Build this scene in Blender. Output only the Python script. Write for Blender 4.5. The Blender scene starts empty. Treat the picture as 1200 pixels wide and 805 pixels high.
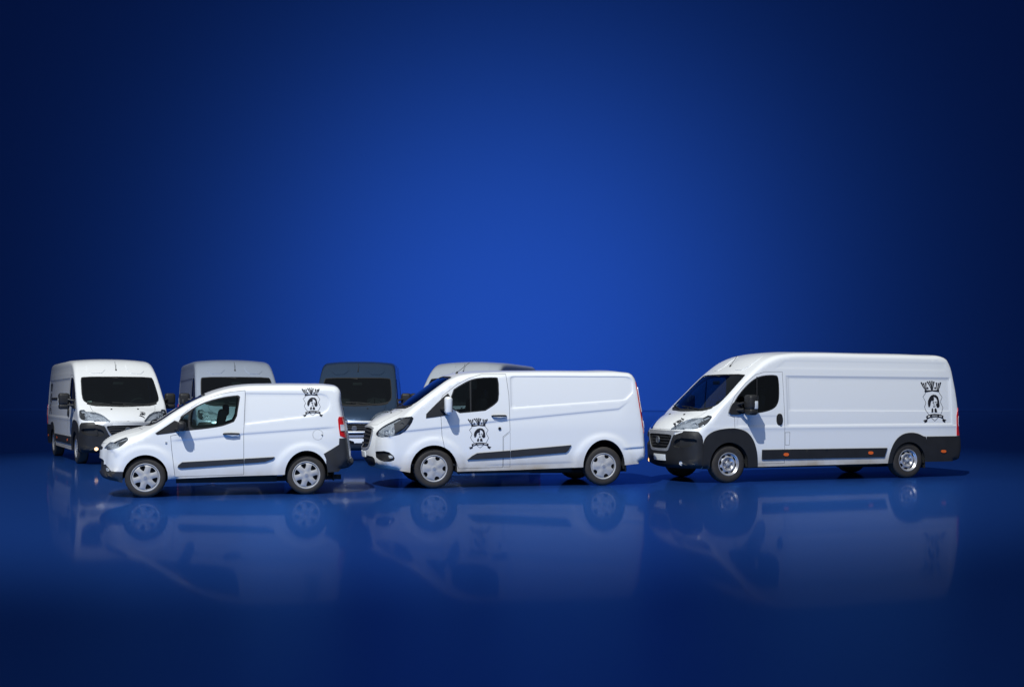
import bpy, bmesh, math, random
import numpy as np
from mathutils import Vector, Matrix
from mathutils.geometry import delaunay_2d_cdt
R = math.radians
random.seed(4)
scene = bpy.context.scene
col = scene.collection

# ------------------------------------------------------------------ camera
CAM_H = 1.6
cd = bpy.data.cameras.new('camera'); cam = bpy.data.objects.new('camera', cd); col.objects.link(cam)
cam.location = (0, 0, CAM_H); cam.rotation_euler = (R(90), 0, 0)
cd.sensor_width = 36; cd.lens = 42.0; cd.shift_y = (463 - 402.5) / 1200
cd.clip_start = 0.5; cd.clip_end = 600
scene.camera = cam

# ------------------------------------------------------------------ world and light
w = bpy.data.worlds.new('World'); scene.world = w; w.use_nodes = True
bg = w.node_tree.nodes['Background']
bg.inputs[0].default_value = (0.64, 0.78, 1.0, 1); bg.inputs[1].default_value = 0.11
scene.view_settings.view_transform = 'Standard'; scene.view_settings.look = 'None'
scene.view_settings.exposure = 0.0; scene.view_settings.gamma = 1.0

def aim(o, target):
    o.rotation_euler = (Vector(target) - o.location).to_track_quat('-Z', 'Y').to_euler()
def spot(name, loc, target, power, cone, blend, radius, colour=(1, 1, 1)):
    l = bpy.data.lights.new(name, 'SPOT'); l.energy = power; l.spot_size = R(cone); l.spot_blend = blend
    l.shadow_soft_size = radius; l.color = colour
    o = bpy.data.objects.new(name, l); col.objects.link(o); o.location = loc; aim(o, target); return o
def area_lamp(name, loc, target, power, sx, sy, colour=(1, 1, 1)):
    l = bpy.data.lights.new(name, 'AREA'); l.shape = 'RECTANGLE'; l.size = sx; l.size_y = sy; l.energy = power; l.color = colour
    o = bpy.data.objects.new(name, l); col.objects.link(o); o.location = loc; aim(o, target); return o

KD = 75.0; KEL = 51; KAZ = 20
kt = Vector((-1.6, 24.0, 0.8))
kl = kt + KD * Vector((-math.sin(R(KAZ)) * math.cos(R(KEL)), -math.cos(R(KAZ)) * math.cos(R(KEL)), math.sin(R(KEL))))
spot('key_spotlight', kl, kt, 262000, 22.5, 0.62, 0.35, (0.975, 1.0, 0.985))
WALL_Y = 120.0
spot('added_backdrop_glow', (0, 82, 9), (0, WALL_Y, 8.4), 50000, 130, 1.0, 0.6, (0.75, 0.85, 1.0))  # added unseen lamp that makes the round glow on the backdrop
area_lamp('added_front_fill', (4, 0, 20), (0, 25, 1.0), 1500, 18, 8, (0.86, 0.92, 1.0))  # added fill above the camera, brightens the vans, stands for no real source

# ------------------------------------------------------------------ materials
def mat(name, base=(.8, .8, .8), rough=.5, metal=0., coat=0., coat_r=.05, spec=.5, emit=None, es=0.):
    m = bpy.data.materials.new(name); m.use_nodes = True
    b = m.node_tree.nodes['Principled BSDF']
    b.inputs['Base Color'].default_value = (*base, 1); b.inputs['Roughness'].default_value = rough
    b.inputs['Metallic'].default_value = metal; b.inputs['Coat Weight'].default_value = coat
    b.inputs['Coat Roughness'].default_value = coat_r; b.inputs['Specular IOR Level'].default_value = spec
    if emit: b.inputs['Emission Color'].default_value = (*emit, 1); b.inputs['Emission Strength'].default_value = es
    return m
def N(m, t, **k):
    n = m.node_tree.nodes.new(t)
    for a, v in k.items(): setattr(n, a, v)
    return n
def vary(m, c1, c2, scale=6, detail=6, bump=0, bscale=60, rvar=0):
    """noise between two colours, optional fine bump and roughness variation"""
    nt = m.node_tree; b = nt.nodes['Principled BSDF']
    tc = N(m, 'ShaderNodeTexCoord'); no = N(m, 'ShaderNodeTexNoise'); no.inputs['Scale'].default_value = scale; no.inputs['Detail'].default_value = detail
    nt.links.new(tc.outputs['Object'], no.inputs['Vector'])
    mx = N(m, 'ShaderNodeMix', data_type='RGBA'); mx.inputs[6].default_value = (*c1, 1); mx.inputs[7].default_value = (*c2, 1)
    nt.links.new(no.outputs['Fac'], mx.inputs[0]); nt.links.new(mx.outputs[2], b.inputs['Base Color'])
    if bump:
        n2 = N(m, 'ShaderNodeTexNoise'); n2.inputs['Scale'].default_value = bscale; nt.links.new(tc.outputs['Object'], n2.inputs['Vector'])
        bp = N(m, 'ShaderNodeBump'); bp.inputs['Strength'].default_value = bump; bp.inputs['Distance'].default_value = .004
        nt.links.new(n2.outputs['Fac'], bp.inputs['Height']); nt.links.new(bp.outputs['Normal'], b.inputs['Normal'])
    return m
def paint(name, base, metal=0., rough=.38, dirt=(.42, .36, .28), amount=.75, top=.55):
    """car paint with road dust thrown up along the sills"""
    m = mat(name, base, rough, metal, coat=.8, coat_r=.16); nt = m.node_tree; b = nt.nodes['Principled BSDF']
    tc = N(m, 'ShaderNodeTexCoord'); sp = N(m, 'ShaderNodeSeparateXYZ'); nt.links.new(tc.outputs['Object'], sp.inputs[0])
    no = N(m, 'ShaderNodeTexNoise'); no.inputs['Scale'].default_value = 2.2; no.inputs['Detail'].default_value = 7; nt.links.new(tc.outputs['Object'], no.inputs['Vector'])
    mr = N(m, 'ShaderNodeMapRange'); mr.inputs['From Min'].default_value = top; mr.inputs['From Max'].default_value = .26
    nt.links.new(sp.outputs['Z'], mr.inputs['Value'])
    mu = N(m, 'ShaderNodeMath', operation='MULTIPLY'); nt.links.new(mr.outputs[0], mu.inputs[0]); nt.links.new(no.outputs['Fac'], mu.inputs[1])
    m2 = N(m, 'ShaderNodeMath', operation='MULTIPLY', use_clamp=True); m2.inputs[1].default_value = amount * 1.6; nt.links.new(mu.outputs[0], m2.inputs[0])
    mx = N(m, 'ShaderNodeMix', data_type='RGBA'); mx.inputs[6].default_value = (*base, 1); mx.inputs[7].default_value = (*dirt, 1)
    nt.links.new(m2.outputs[0], mx.inputs[0]); nt.links.new(mx.outputs[2], b.inputs['Base Color'])
    inv = N(m, 'ShaderNodeMath', operation='MULTIPLY_ADD'); inv.inputs[1].default_value = -.8; inv.inputs[2].default_value = .8
    nt.links.new(m2.outputs[0], inv.inputs[0]); nt.links.new(inv.outputs[0], b.inputs['Coat Weight'])
    return m
def glassmat(name, tint, refl=.06):
    m = bpy.data.materials.new(name); m.use_nodes = True; nt = m.node_tree; nt.nodes.clear()
    o = N(m, 'ShaderNodeOutputMaterial'); t = N(m, 'ShaderNodeBsdfTransparent'); g = N(m, 'ShaderNodeBsdfGlossy')
    t.inputs[0].default_value = (*tint, 1); g.inputs[0].default_value = (1, 1, 1, 1); g.inputs['Roughness'].default_value = .02
    f = N(m, 'ShaderNodeFresnel'); f.inputs[0].default_value = 1.5
    ad = N(m, 'ShaderNodeMath', operation='MULTIPLY_ADD', use_clamp=True); ad.inputs[1].default_value = 1.1; ad.inputs[2].default_value = refl - .04
    nt.links.new(f.outputs[0], ad.inputs[0])
    mx = N(m, 'ShaderNodeMixShader'); nt.links.new(ad.outputs[0], mx.inputs[0]); nt.links.new(t.outputs[0], mx.inputs[1]); nt.links.new(g.outputs[0], mx.inputs[2])
    nt.links.new(mx.outputs[0], o.inputs[0]); return m

M = {}
M['white'] = paint('white_paint', (.78, .79, .80))
M['white_dusty'] = paint('white_paint_dusty', (.77, .78, .795), dirt=(.40, .33, .24), amount=1.1, top=.62)
M['silver'] = paint('silver_paint', (.48, .54, .66), metal=.5, rough=.34)
M['pale_silver'] = paint('pale_silver_paint', (.60, .64, .71), metal=.4, rough=.36)
M['slate'] = paint('slate_blue_paint', (.042, .078, .145), metal=.6, rough=.32)
M['plastic'] = vary(mat('black_plastic', (.02, .02, .021), .5, spec=.35), (.013, .013, .014), (.024, .024, .026), 5, 6, .25, 220)
M['trim'] = vary(mat('charcoal_plastic', (.04, .04, .043), .5), (.018, .018, .02), (.032, .032, .035), 5, 6, .2, 260)
M['seal'] = mat('rubber_seal', (.012, .012, .013), .6)
M['glass'] = glassmat('tinted_window', (.62, .80, .76))
M['glass_dark'] = glassmat('dark_window', (.44, .54, .55))
M['screen'] = glassmat('windscreen_glass', (.34, .44, .42), .10)
M['lens'] = glassmat('clear_lens', (.90, .93, .97), .07)
M['cabin'] = vary(mat('cabin_plastic', (.03, .03, .033), .7), (.022, .022, .025), (.045, .045, .05), 8)
M['fabric'] = vary(mat('seat_fabric', (.03, .03, .035), .9), (.02, .02, .025), (.05, .05, .055), 30, 4, .5, 300)
M['liner'] = mat('wheel_arch_liner', (.008, .008, .008), .9)
M['under'] = vary(mat('underbody_metal', (.015, .015, .015), .8), (.01, .01, .01), (.03, .027, .024), 5)
M['rubber'] = vary(mat('tyre_rubber', (.025, .024, .023), .75), (.012, .011, .011), (.038, .031, .026), 9, 6, .5, 90)
M['cap'] = vary(mat('hubcap_silver', (.50, .50, .51), .45, .1), (.36, .35, .35), (.44, .44, .45), 12)
M['steel'] = vary(mat('bright_steel_rim', (.55, .55, .56), .38, .55), (.36, .35, .36), (.55, .55, .57), 14)
M['hub'] = mat('brake_dark', (.012, .012, .012), .7)
M['chrome'] = mat('chrome', (.75, .76, .78), .12, 1.)
M['satin'] = mat('satin_silver', (.50, .51, .54), .35, .6)
M['housing'] = vary(mat('lamp_housing', (.2, .2, .2), .25, .35), (.24, .26, .29), (.66, .69, .74), 12, 2)
M['badge'] = mat('badge_grey', (.22, .23, .25), .3, .7)
M['reflector'] = mat('lamp_reflector', (.85, .87, .9), .10, 1.)
M['red'] = mat('red_lens', (.55, .008, .012), .15, coat=.6)
M['orange'] = mat('amber_lens', (.75, .13, .02), .25, coat=.6)
M['milky'] = mat('clear_reflector', (.62, .64, .67), .4, .1, coat=.6)
M['plate'] = mat('number_plate', (.80, .82, .84), .4)
M['ink'] = mat('black_vinyl', (.012, .012, .018), .45)
M['vinyl_white'] = mat('white_vinyl', (.75, .75, .77), .45)
M['mirror'] = mat('mirror_glass', (.8, .8, .82), .03, 1.)
M['fog'] = mat('fog_lamp_glow', (.8, .6, .4), .3, emit=(1.0, .62, .32), es=1.6)

# ------------------------------------------------------------------ basic helpers
def link(name, me, m, parent=None):
    o = bpy.data.objects.new(name, me); col.objects.link(o)
    if m is not None: me.materials.clear(); me.materials.append(m)
    if parent is not None: o.parent = parent
    return o
def mesh_from(name, V, F, smooth=True):
    me = bpy.data.meshes.new(name); me.from_pydata([tuple(v) for v in V], [], [tuple(f) for f in F]); me.validate(); me.update()
    if smooth: me.shade_smooth()
    return me
def join(parts):
    V = []; F = []; k = 0
    for v, f in parts:
        V += [tuple(p) for p in v]; F += [tuple(i + k for i in q) for q in f]; k += len(v)
    return V, F
def rbox(cx, cy, cz, sx, sy, sz, r=.01, seg=2, rot=None):
    bm = bmesh.new(); bmesh.ops.create_cube(bm, size=1)
    bmesh.ops.scale(bm, vec=(sx, sy, sz), verts=bm.verts)
    if r > 0: bmesh.ops.bevel(bm, geom=bm.edges[:], offset=min(r, .49 * min(sx, sy, sz)), segments=seg, affect='EDGES', profile=.5)
    if rot is not None: bmesh.ops.rotate(bm, cent=(0, 0, 0), matrix=rot, verts=bm.verts)
    bmesh.ops.translate(bm, vec=(cx, cy, cz), verts=bm.verts)
    bm.verts.index_update(); V = [tuple(v.co) for v in bm.verts]; F = [tuple(v.index for v in f.verts) for f in bm.faces]; bm.free()
    return V, F
def tube(pts, r, n=8, closed=False):
    pts = [Vector(p) for p in pts]; V = []; F = []; m = len(pts)
    for i, p in enumerate(pts):
        a = pts[(i + 1) % m] if (closed or i < m - 1) else p; b = pts[i - 1] if (closed or i > 0) else p
        t = (a - b).normalized(); u = t.orthogonal() if i == 0 else (u - t * u.dot(t)); u.normalize(); v = t.cross(u)
        rr = r[i] if isinstance(r, (list, tuple)) else r
        for k in range(n):
            an = 2 * math.pi * k / n; V.append(p + (u * math.cos(an) + v * math.sin(an)) * rr)
    for i in range(m if closed else m - 1):
        for k in range(n):
            a = i * n + k; b = i * n + (k + 1) % n; c = ((i + 1) % m) * n + (k + 1) % n; d = ((i + 1) % m) * n + k; F.append((a, b, c, d))
    if not closed: F.append(tuple(range(n))[::-1]); F.append(tuple((m - 1) * n + k for k in range(n)))
    return V, F
def lathe(prof, n=48, axis_sign=1):
    """prof: (r, y) pairs, revolved about the y axis"""
    V = []; F = []
    for r, y in prof:
        for k in range(n):
            a = 2 * math.pi * k / n; V.append((r * math.cos(a), y * axis_sign, r * math.sin(a)))
    for i in range(len(prof) - 1):
        for k in range(n):
            F.append((i * n + k, i * n + (k + 1) % n, (i + 1) * n + (k + 1) % n, (i + 1) * n + k))
    return V, F
def inpoly(P, poly):
    x, y = P[:, 0], P[:, 1]; ins = np.zeros(len(P), bool); q = np.asarray(poly); n = len(q); j = n - 1
    for i in range(n):
        xi, yi = q[i]; xj, yj = q[j]
        c = ((yi > y) != (yj > y)) & (x < (xj - xi) * (y - yi) / (yj - yi + 1e-12) + xi); ins ^= c; j = i
    return ins
def segdist(P, A, B):
    """distance of each point to polyline segments A->B; returns d, index, parameter"""
    out = np.full(len(P), 1e9); idx = np.zeros(len(P), int); par = np.zeros(len(P))
    d = B - A; L = (d * d).sum(1) + 1e-12
    for k0 in range(0, len(P), 4000):
        p = P[k0:k0 + 4000, None, :]; t = np.clip(((p - A) * d).sum(2) / L, 0, 1)
        q = A + t[..., None] * d; dd = np.sqrt(((p - q) ** 2).sum(2)); i = dd.argmin(1); r = np.arange(len(i))
        out[k0:k0 + 4000] = dd[r, i]; idx[k0:k0 + 4000] = i; par[k0:k0 + 4000] = t[r, i]
    return out, idx, par
def densify(poly, h=.03, closed=True):
    q = [np.array(p, float) for p in poly]; out = []; n = len(q)
    for i in range(n if closed else n - 1):
        a, b = q[i], q[(i + 1) % n]; k = max(1, int(math.ceil(np.linalg.norm(b - a) / h)))
        out += [a + (b - a) * j / k for j in range(k)]
    if not closed: out.append(q[-1])
    return np.array(out)
def chaikin(poly, it=2, closed=True):
    q = [np.array(p, float) for p in poly]
    for _ in range(it):
        o = []; n = len(q)
        if not closed: o.append(q[0])
        for i in range(n if closed else n - 1):
            a, b = q[i], q[(i + 1) % n]; o += [a * .75 + b * .25, a * .25 + b * .75]
        if not closed: o.append(q[-1])
        q = o
    return np.array(q)
def offset_poly(poly, d):
    """positive d shrinks"""
    q = np.array(poly, float); n = len(q)
    area = .5 * sum(q[i][0] * q[(i + 1) % n][1] - q[(i + 1) % n][0] * q[i][1] for i in range(n)); s = 1 if area > 0 else -1
    o = []
    for i in range(n):
        a, b, c = q[i - 1], q[i], q[(i + 1) % n]
        e1 = (b - a) / (np.linalg.norm(b - a) + 1e-9); e2 = (c - b) / (np.linalg.norm(c - b) + 1e-9)
        n1 = np.array([-e1[1], e1[0]]) * s; n2 = np.array([-e2[1], e2[0]]) * s; m = n1 + n2; L = np.linalg.norm(m)
        m = m / (L + 1e-9); o.append(b + m * d / max(.45, m.dot(n1)))
    return np.array(o)
def cdt(boundary, lines, hx, hy, keep=.5):
    """constrained triangulation of a 2D domain with a regular interior grid"""
    pts = []; edges = []
    def add(pl, closed):
        k = len(pts); n = len(pl); pts.extend([tuple(p) for p in pl])
        edges.extend([(k + i, k + (i + 1) % n) for i in range(n if closed else n - 1)])
    add(boundary, True)
    for pl, cl in lines: add(pl, cl)
    B = np.asarray(boundary); x0, y0 = B.min(0); x1, y1 = B.max(0)
    gx, gy = np.meshgrid(np.arange(x0 + hx / 2, x1, hx), np.arange(y0 + hy / 2, y1, hy))
    gx = gx + (np.arange(gx.shape[0]) % 2)[:, None] * hx * .5
    G = np.stack([gx.ravel(), gy.ravel()], 1); G = G[inpoly(G, B)]
    if len(G):
        Pn = np.array(pts); sc = np.array([1 / hx, 1 / hy]); A = []; C = []
        for a, b in edges: A.append(Pn[a] * sc); C.append(Pn[b] * sc)
        d, _, _ = segdist(G * sc, np.array(A), np.array(C)); G = G[d > keep]
    allp = [Vector(p) for p in pts] + [Vector(p) for p in G]
    v, e, f, *_ = delaunay_2d_cdt(allp, edges, [], 0, 1e-5)
    P = np.array([tuple(p) for p in v]); T = np.array([tuple(q) for q in f]); c = P[T].mean(1)
    return P, T[inpoly(c, B)]
def sub(P3, T):
    u, inv = np.unique(T.ravel(), return_inverse=True); return P3[u], inv.reshape(-1, 3)
def rimmed(P3, P3o, T, skip=None):
    """surface P3 over triangles T plus a wall from its outline to P3o"""
    V = [tuple(p) for p in P3]; F = [tuple(t) for t in T]; cnt = {}
    for t in T:
        for a, b in ((t[0], t[1]), (t[1], t[2]), (t[2], t[0])): cnt[(a, b)] = 1
    mp = {}
    for (a, b) in list(cnt):
        if (b, a) not in cnt and not (skip is not None and skip[a] and skip[b]):
            for q in (a, b):
                if q not in mp: mp[q] = len(V); V.append(tuple(P3o[q]))
            F.append((b, a, mp[a], mp[b]))
    return V, F

# ------------------------------------------------------------------ van body as two lifted sheets
class Body:
    """prof rows: x, z, bow, rin, rout along the centreline from front bottom over the roof to rear bottom."""
    def __init__(s, prof, w0, disps=(), hs=.045):
        c = np.array(prof, float)
        L = np.r_[0, np.cumsum(np.linalg.norm(np.diff(c[:, :2], axis=0), axis=1))]
        # Catmull-Rom through the rows, sampled evenly
        fine = []
        for i in range(len(c) - 1):
            p0 = c[max(i - 1, 0)]; p1 = c[i]; p2 = c[i + 1]; p3 = c[min(i + 2, len(c) - 1)]
            l1 = L[i + 1] - L[i]; la = max(L[i] - L[max(i - 1, 0)], 1e-3); lb = max(L[min(i + 2, len(c) - 1)] - L[i + 1], 1e-3)
            m1 = ((p2 - p1) / l1 * la + (p1 - p0) / la * l1) / (la + l1) * l1 if i > 0 else p2 - p1
            m2 = ((p3 - p2) / lb * l1 + (p2 - p1) / l1 * lb) / (lb + l1) * l1 if i < len(c) - 2 else p2 - p1
            for k in range(12):
                t = k / 12; fine.append((2*t**3-3*t**2+1)*p1 + (t**3-2*t**2+t)*m1 + (-2*t**3+3*t**2)*p2 + (t**3-t**2)*m2)
        fine.append(c[-1]); fine = np.array(fine)
        l = np.r_[0, np.cumsum(np.linalg.norm(np.diff(fine[:, :2], axis=0), axis=1))]
        n = int(l[-1] / hs); s.s = np.linspace(0, l[-1], n + 1)
        s.c = np.stack([np.interp(s.s, l, fine[:, k]) for k in range(5)], 1)
        t = np.gradient(s.c[:, :2], axis=0); t /= np.linalg.norm(t, axis=1)[:, None]
        s.n = np.stack([t[:, 1], -t[:, 0]], 1)          # outward: front up then back over the roof
        s.bow = s.c[:, 2]; s.S = s.c[:, :2] - s.n * s.bow[:, None]
        s.w0 = w0; s.disps = list(disps)
        s.We = np.maximum(w0(s.S[:, 0], s.S[:, 1]) - s.c[:, 4], .2)
        s.th = np.arctan(2.3 * s.bow / s.We) * .95
        s.A = s.S[:-1]; s.B = s.S[1:]
    def W(s, P):
        d, i, t = segdist(P, s.A, s.B)
        rin = s.c[i, 3] * (1 - t) + s.c[i + 1, 3] * t; rout = s.c[i, 4] * (1 - t) + s.c[i + 1, 4] * t
        x = np.clip(d / np.maximum(rin, 1e-3), 0, 1); th = s.th[i] * (1 - t) + s.th[i + 1] * t
        cq = np.cos(th) * (1 - x); g = (np.sqrt(1 - cq * cq) - np.sin(th)) / (1 - np.sin(th))
        wv = s.w0(P[:, 0], P[:, 1]) - rout * (1 - g)
        fade = np.clip(d / .10, 0, 1)
        for f in s.disps: wv = wv + f(P) * fade
        return wv
    def side(s, P, off=0., sgn=1):
        P = np.asarray(P, float); wv = s.W(P); Q = np.stack([P[:, 0], wv, P[:, 1]], 1)
        if np.any(off):
            e = .006; gx = (s.W(P + [e, 0]) - s.W(P - [e, 0])) / (2 * e); gz = (s.W(P + [0, e]) - s.W(P - [0, e])) / (2 * e)
            gx = np.clip(gx, -6, 6); gz = np.clip(gz, -6, 6)
            nn = np.stack([-gx, np.ones(len(P)), -gz], 1); nn /= np.linalg.norm(nn, axis=1)[:, None]; Q = Q + nn * np.reshape(off, (-1, 1))
        Q[:, 1] *= sgn; return Q
    def cap(s, P, off=0.):
        P = np.asarray(P, float); f = lambda a: np.interp(P[:, 0], s.s, a)
        We = f(s.We); t = np.clip(np.abs(P[:, 1]) / We, 0, 1); b = f(s.bow) * (1 - t ** 2.3)
        nx, nz = f(s.n[:, 0]), f(s.n[:, 1]); Q = np.stack([f(s.S[:, 0]) + nx * (b + off), P[:, 1], f(s.S[:, 1]) + nz * (b + off)], 1)
        return Q
    def sz(s, z, rear=False):
        """arc position of centreline height z on the front (or rear) run"""
        k = int(np.argmax(s.c[:, 1])); zz = s.c[:, 1]
        if rear: return np.interp(-np.asarray(z, float), -np.minimum.accumulate(zz[k:]), s.s[k:])
        return np.interp(z, np.maximum.accumulate(zz[:k + 1]), s.s[:k + 1])
    def yz(s, poly, rear=False):
        q = densify(poly, .05); k = int(np.argmax(s.c[:, 1])); out = []
        for y, z in q:
            t = np.clip(abs(y) / s.We, 0, 1); zz = s.S[:, 1] + s.n[:, 1] * s.bow * (1 - t ** 2.3)
            if rear: out.append((np.interp(-z, -np.minimum.accumulate(zz[k:]), s.s[k:]), y))
            else: out.append((np.interp(z, np.maximum.accumulate(zz[:k + 1]), s.s[:k + 1]), y))
        return np.array(out)

def gap_ring(poly, g=.006):
    return densify(poly, .035), densify(offset_poly(poly, g), .035)

class Van:
    def __init__(s, body, zbot, arches, root):
        s.b = body; s.root = root; s.regs = []; s.capregs = []; s.lines = []; s.arches = arches; s.zbot = zbot; s.caplines = []
    def build(s, body_mat, hx=.06, hz=.034):
        b = s.b; S = b.S
        bnd = [tuple(p) for p in S] + [tuple(p) for p in densify([S[-1]] + s.zbot + [S[0]], .06, False)[1:-1]]
        lines = [(densify(a, .03), True) for a in s.arches] + [(densify(l, .04, False), False) for l in s.lines]
        for f in b.disps: lines += [([p for p in l], c) for l, c in getattr(f, 'lines', [])]
        # rings that carry the rounded edge
        for u in (.06, .22, .5, .8):
            ring = S - b.n * (b.c[:, 3] * u)[:, None]; lines.append((ring[2:-2:2], False))
        for r in s.regs:
            lines.append((densify(r['poly'], .035), True))
            if r.get('gap'): lines.append((densify(offset_poly(r['poly'], r['gap']), .035), True))
        P, T = cdt(bnd, lines, hx, hz); C = P[T].mean(1)
        live = np.ones(len(T), bool)
        for a in s.arches: live &= ~inpoly(C, a)
        out = {}
        for sg in (1, -1):
            rem = live.copy()
            for r in s.regs:
                if r.get('only') and r['only'] != sg: continue
                ins = rem & inpoly(C, r['poly']); rem &= ~ins
                if r.get('gap'): ins &= inpoly(C, offset_poly(r['poly'], r['gap']))
                if r['name'] is None: continue
                off = r.get('off', 0.); p3 = b.side(P, off, sg); t = T[ins] if sg < 0 else T[ins][:, ::-1]
                if off: p = s.clean(rimmed(p3, b.side(P, 0, sg), t, segdist(P, b.A, b.B)[0] < .002))
                else: p = sub(p3, t)
                key = r['name'] if r.get('merge') else (r['name'], sg)
                out.setdefault(key, []).append((p, r['mat'], r.get('parent')))
                if r.get('cover'): out.setdefault(('lamp_lens', sg, r['name']), []).append((sub(b.side(P, .003, sg), t), r['cover'], key))
            out.setdefault('body', []).append((sub(b.side(P, 0, sg), T[rem] if sg < 0 else T[rem][:, ::-1]), body_mat, None))
        # cap
        sv = b.s; bnd = [(sv[i], b.We[i]) for i in range(len(sv))] + [(sv[i], -b.We[i]) for i in range(len(sv) - 1, -1, -1)]
        # fill the ends
        bnd = list(densify([bnd[0]], 1, False)) if False else bnd
        e0 = densify([(sv[-1], b.We[-1]), (sv[-1], -b.We[-1])], .08, False)[1:-1]; e1 = densify([(sv[0], -b.We[0]), (sv[0], b.We[0])], .08, False)[1:-1]
        n = len(sv); bnd = bnd[:n] + [tuple(p) for p in e0] + bnd[n:] + [tuple(p) for p in e1]
        lines = [(densify(l, .05, False), False) for l in s.caplines]
        for r in s.capregs:
            lines.append((densify(r['poly'], .05), True))
            if r.get('gap'): lines.append((densify(offset_poly(r['poly'], r['gap']), .05), True))
        P, T = cdt(bnd, lines, .06, .07); C = P[T].mean(1); rem = np.ones(len(T), bool)
        for r in s.capregs:
            ins = rem & inpoly(C, r['poly']); rem &= ~ins
            if r.get('gap'): ins &= inpoly(C, offset_poly(r['poly'], r['gap']))
            if r['name'] is None: continue
            off = r.get('off', 0.); p3 = b.cap(P, off); t = T[ins][:, ::-1]
            p = s.clean(rimmed(p3, b.cap(P), t, np.abs(P[:, 1]) > np.interp(P[:, 0], b.s, b.We) - .002)) if off else sub(p3, t)
            key = r['name'] if r.get('merge', True) else (r['name'], r['side'])
            out.setdefault(key, []).append((p, r['mat'], r.get('parent')))
            if r.get('cover'): out.setdefault(('lamp_lens', r['side'], r['name']), []).append((sub(b.cap(P, .003), t), r['cover'], key))
        out['body'].append((sub(b.cap(P), T[rem][:, ::-1]), body_mat, None))
        objs = {}; pars = {}
        for key, lst in out.items():
            nm = key if isinstance(key, str) else key[0]
            bm = bmesh.new(); me = bpy.data.meshes.new(nm); V, F = join([l[0] for l in lst]); me.from_pydata(V, [], F); me.validate()
            bm.from_mesh(me); bmesh.ops.remove_doubles(bm, verts=bm.verts, dist=.0015); bm.to_mesh(me); bm.free(); me.shade_smooth(); smooth_by_angle(me, 70 if key == 'body' else 45)
            o = link(nm, me, lst[0][1], s.root); objs[key] = o; pars[key] = lst[0][2]
        for key, o in objs.items():
            pr = pars[key]
            if pr is not None:
                k2 = pr if isinstance(pr, tuple) else ((pr, key[1]) if isinstance(key, tuple) else pr)
                if k2 in objs: o.parent = objs[k2]
                elif pr in objs: o.parent = objs[pr]
        s.objs = objs; return objs
    @staticmethod
    def clean(p):
        V, F = p; used = sorted({i for f in F for i in f}); mp = {u: k for k, u in enumerate(used)}
        return [V[u] for u in used], [tuple(mp[i] for i in f) for f in F]
    def patch(s, name, poly, m, off=.012, sgn=1, parent=None, h=.05, wall=True, base=0.):
        """raised piece that follows the side surface"""
        P, T = cdt(densify(poly, .03), [], h, h, .4)
        t = T if sgn < 0 else T[:, ::-1]; top = s.b.side(P, off, sgn)
        V, F = rimmed(top, s.b.side(P, base - .004, sgn), t) if wall else (top, t)
        me = mesh_from(name, V, F); smooth_by_angle(me)
        return link(name, me, m, parent or s.root)
    def cappatch(s, name, poly, m, off=.012, parent=None, h=.06, wall=True, base=0.):
        P, T = cdt(densify(poly, .03), [], h, h, .4); T = T[:, ::-1]; top = s.b.cap(P, off)
        V, F = rimmed(top, s.b.cap(P, base - .004), T) if wall else (top, T)
        me = mesh_from(name, V, F); smooth_by_angle(me); return link(name, me, m, parent or s.root)
    def arch_liners(s, depth=.55):
        for sg in (1, -1):
            for a in s.arches:
                q = densify(a, .05); q = np.array([p for p in q]); yo = s.b.W(np.clip(q, [-9, .2], [9, 9])) - .015
                keep = q[:, 1]; V = []; F = []; n = len(q)
                for i in range(n): V += [(q[i][0], sg * yo[i], q[i][1]), (q[i][0], sg * (yo[i] - depth), q[i][1])]
                for i in range(n):
                    j = (i + 1) % n
                    if q[i][1] < .24 and q[j][1] < .24: continue
                    F.append((2*i, 2*j, 2*j+1, 2*i+1))
                F.append(tuple(2 * i + 1 for i in range(n)))
                V = [(p[0], p[1], max(p[2], .29)) for p in V]
                link('wheel_arch', mesh_from('wheel_arch', V, F, False), M['liner'], s.root)
def smooth_by_angle(me, ang=35):
    bm = bmesh.new(); bm.from_mesh(me); c = R(ang)
    for e in bm.edges:
        if len(e.link_faces) == 2: e.smooth = e.calc_face_angle(0) < c
    for f in bm.faces: f.smooth = True
    bm.to_mesh(me); bm.free()
def part(name, VF, m, parent, sharp=True):
    me = mesh_from(name, *VF)
    if sharp: smooth_by_angle(me)
    return link(name, me, m, parent)

# ------------------------------------------------------------------ displacements of the side surface
def sstep(a): a = np.clip(a, 0, 1); return a * a * (3 - 2 * a)
def recess(poly, depth, soft):
    q = np.array(poly, float); A = q; B = np.roll(q, -1, 0)
    def f(P):
        d, _, _ = segdist(P, A, B); return -depth * sstep(d / soft) * inpoly(P, q)
    f.lines = [(densify(q, .05), True)] + [(densify(offset_poly(q, soft * u), .05), True) for u in (.33, .66, 1.05)]
    return f
def crease(line, up, dn, wu, wd, fade=.25):
    """shoulder line: body swells towards the line from above and tucks in below it"""
    q = np.array(sorted(line)); x0, x1 = q[0, 0], q[-1, 0]
    def f(P):
        zc = np.interp(P[:, 0], q[:, 0], q[:, 1]); h = P[:, 1] - zc
        v = np.where(h > 0, up * np.exp(-np.abs(h) / wu), up - (up + dn) * sstep(-h / .03)) 
        v = np.where(h < -.03, -dn * np.exp(-(np.abs(h) - .03) / wd), v)
        return v * sstep((P[:, 0] - x0) / fade) * sstep((x1 - P[:, 0]) / fade)
    f.lines = [(densify(q + [0, dz], .05, False), False) for dz in (.07, .03, 0, -.010, -.020, -.03, -.06, -.10)]
    return f
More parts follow.
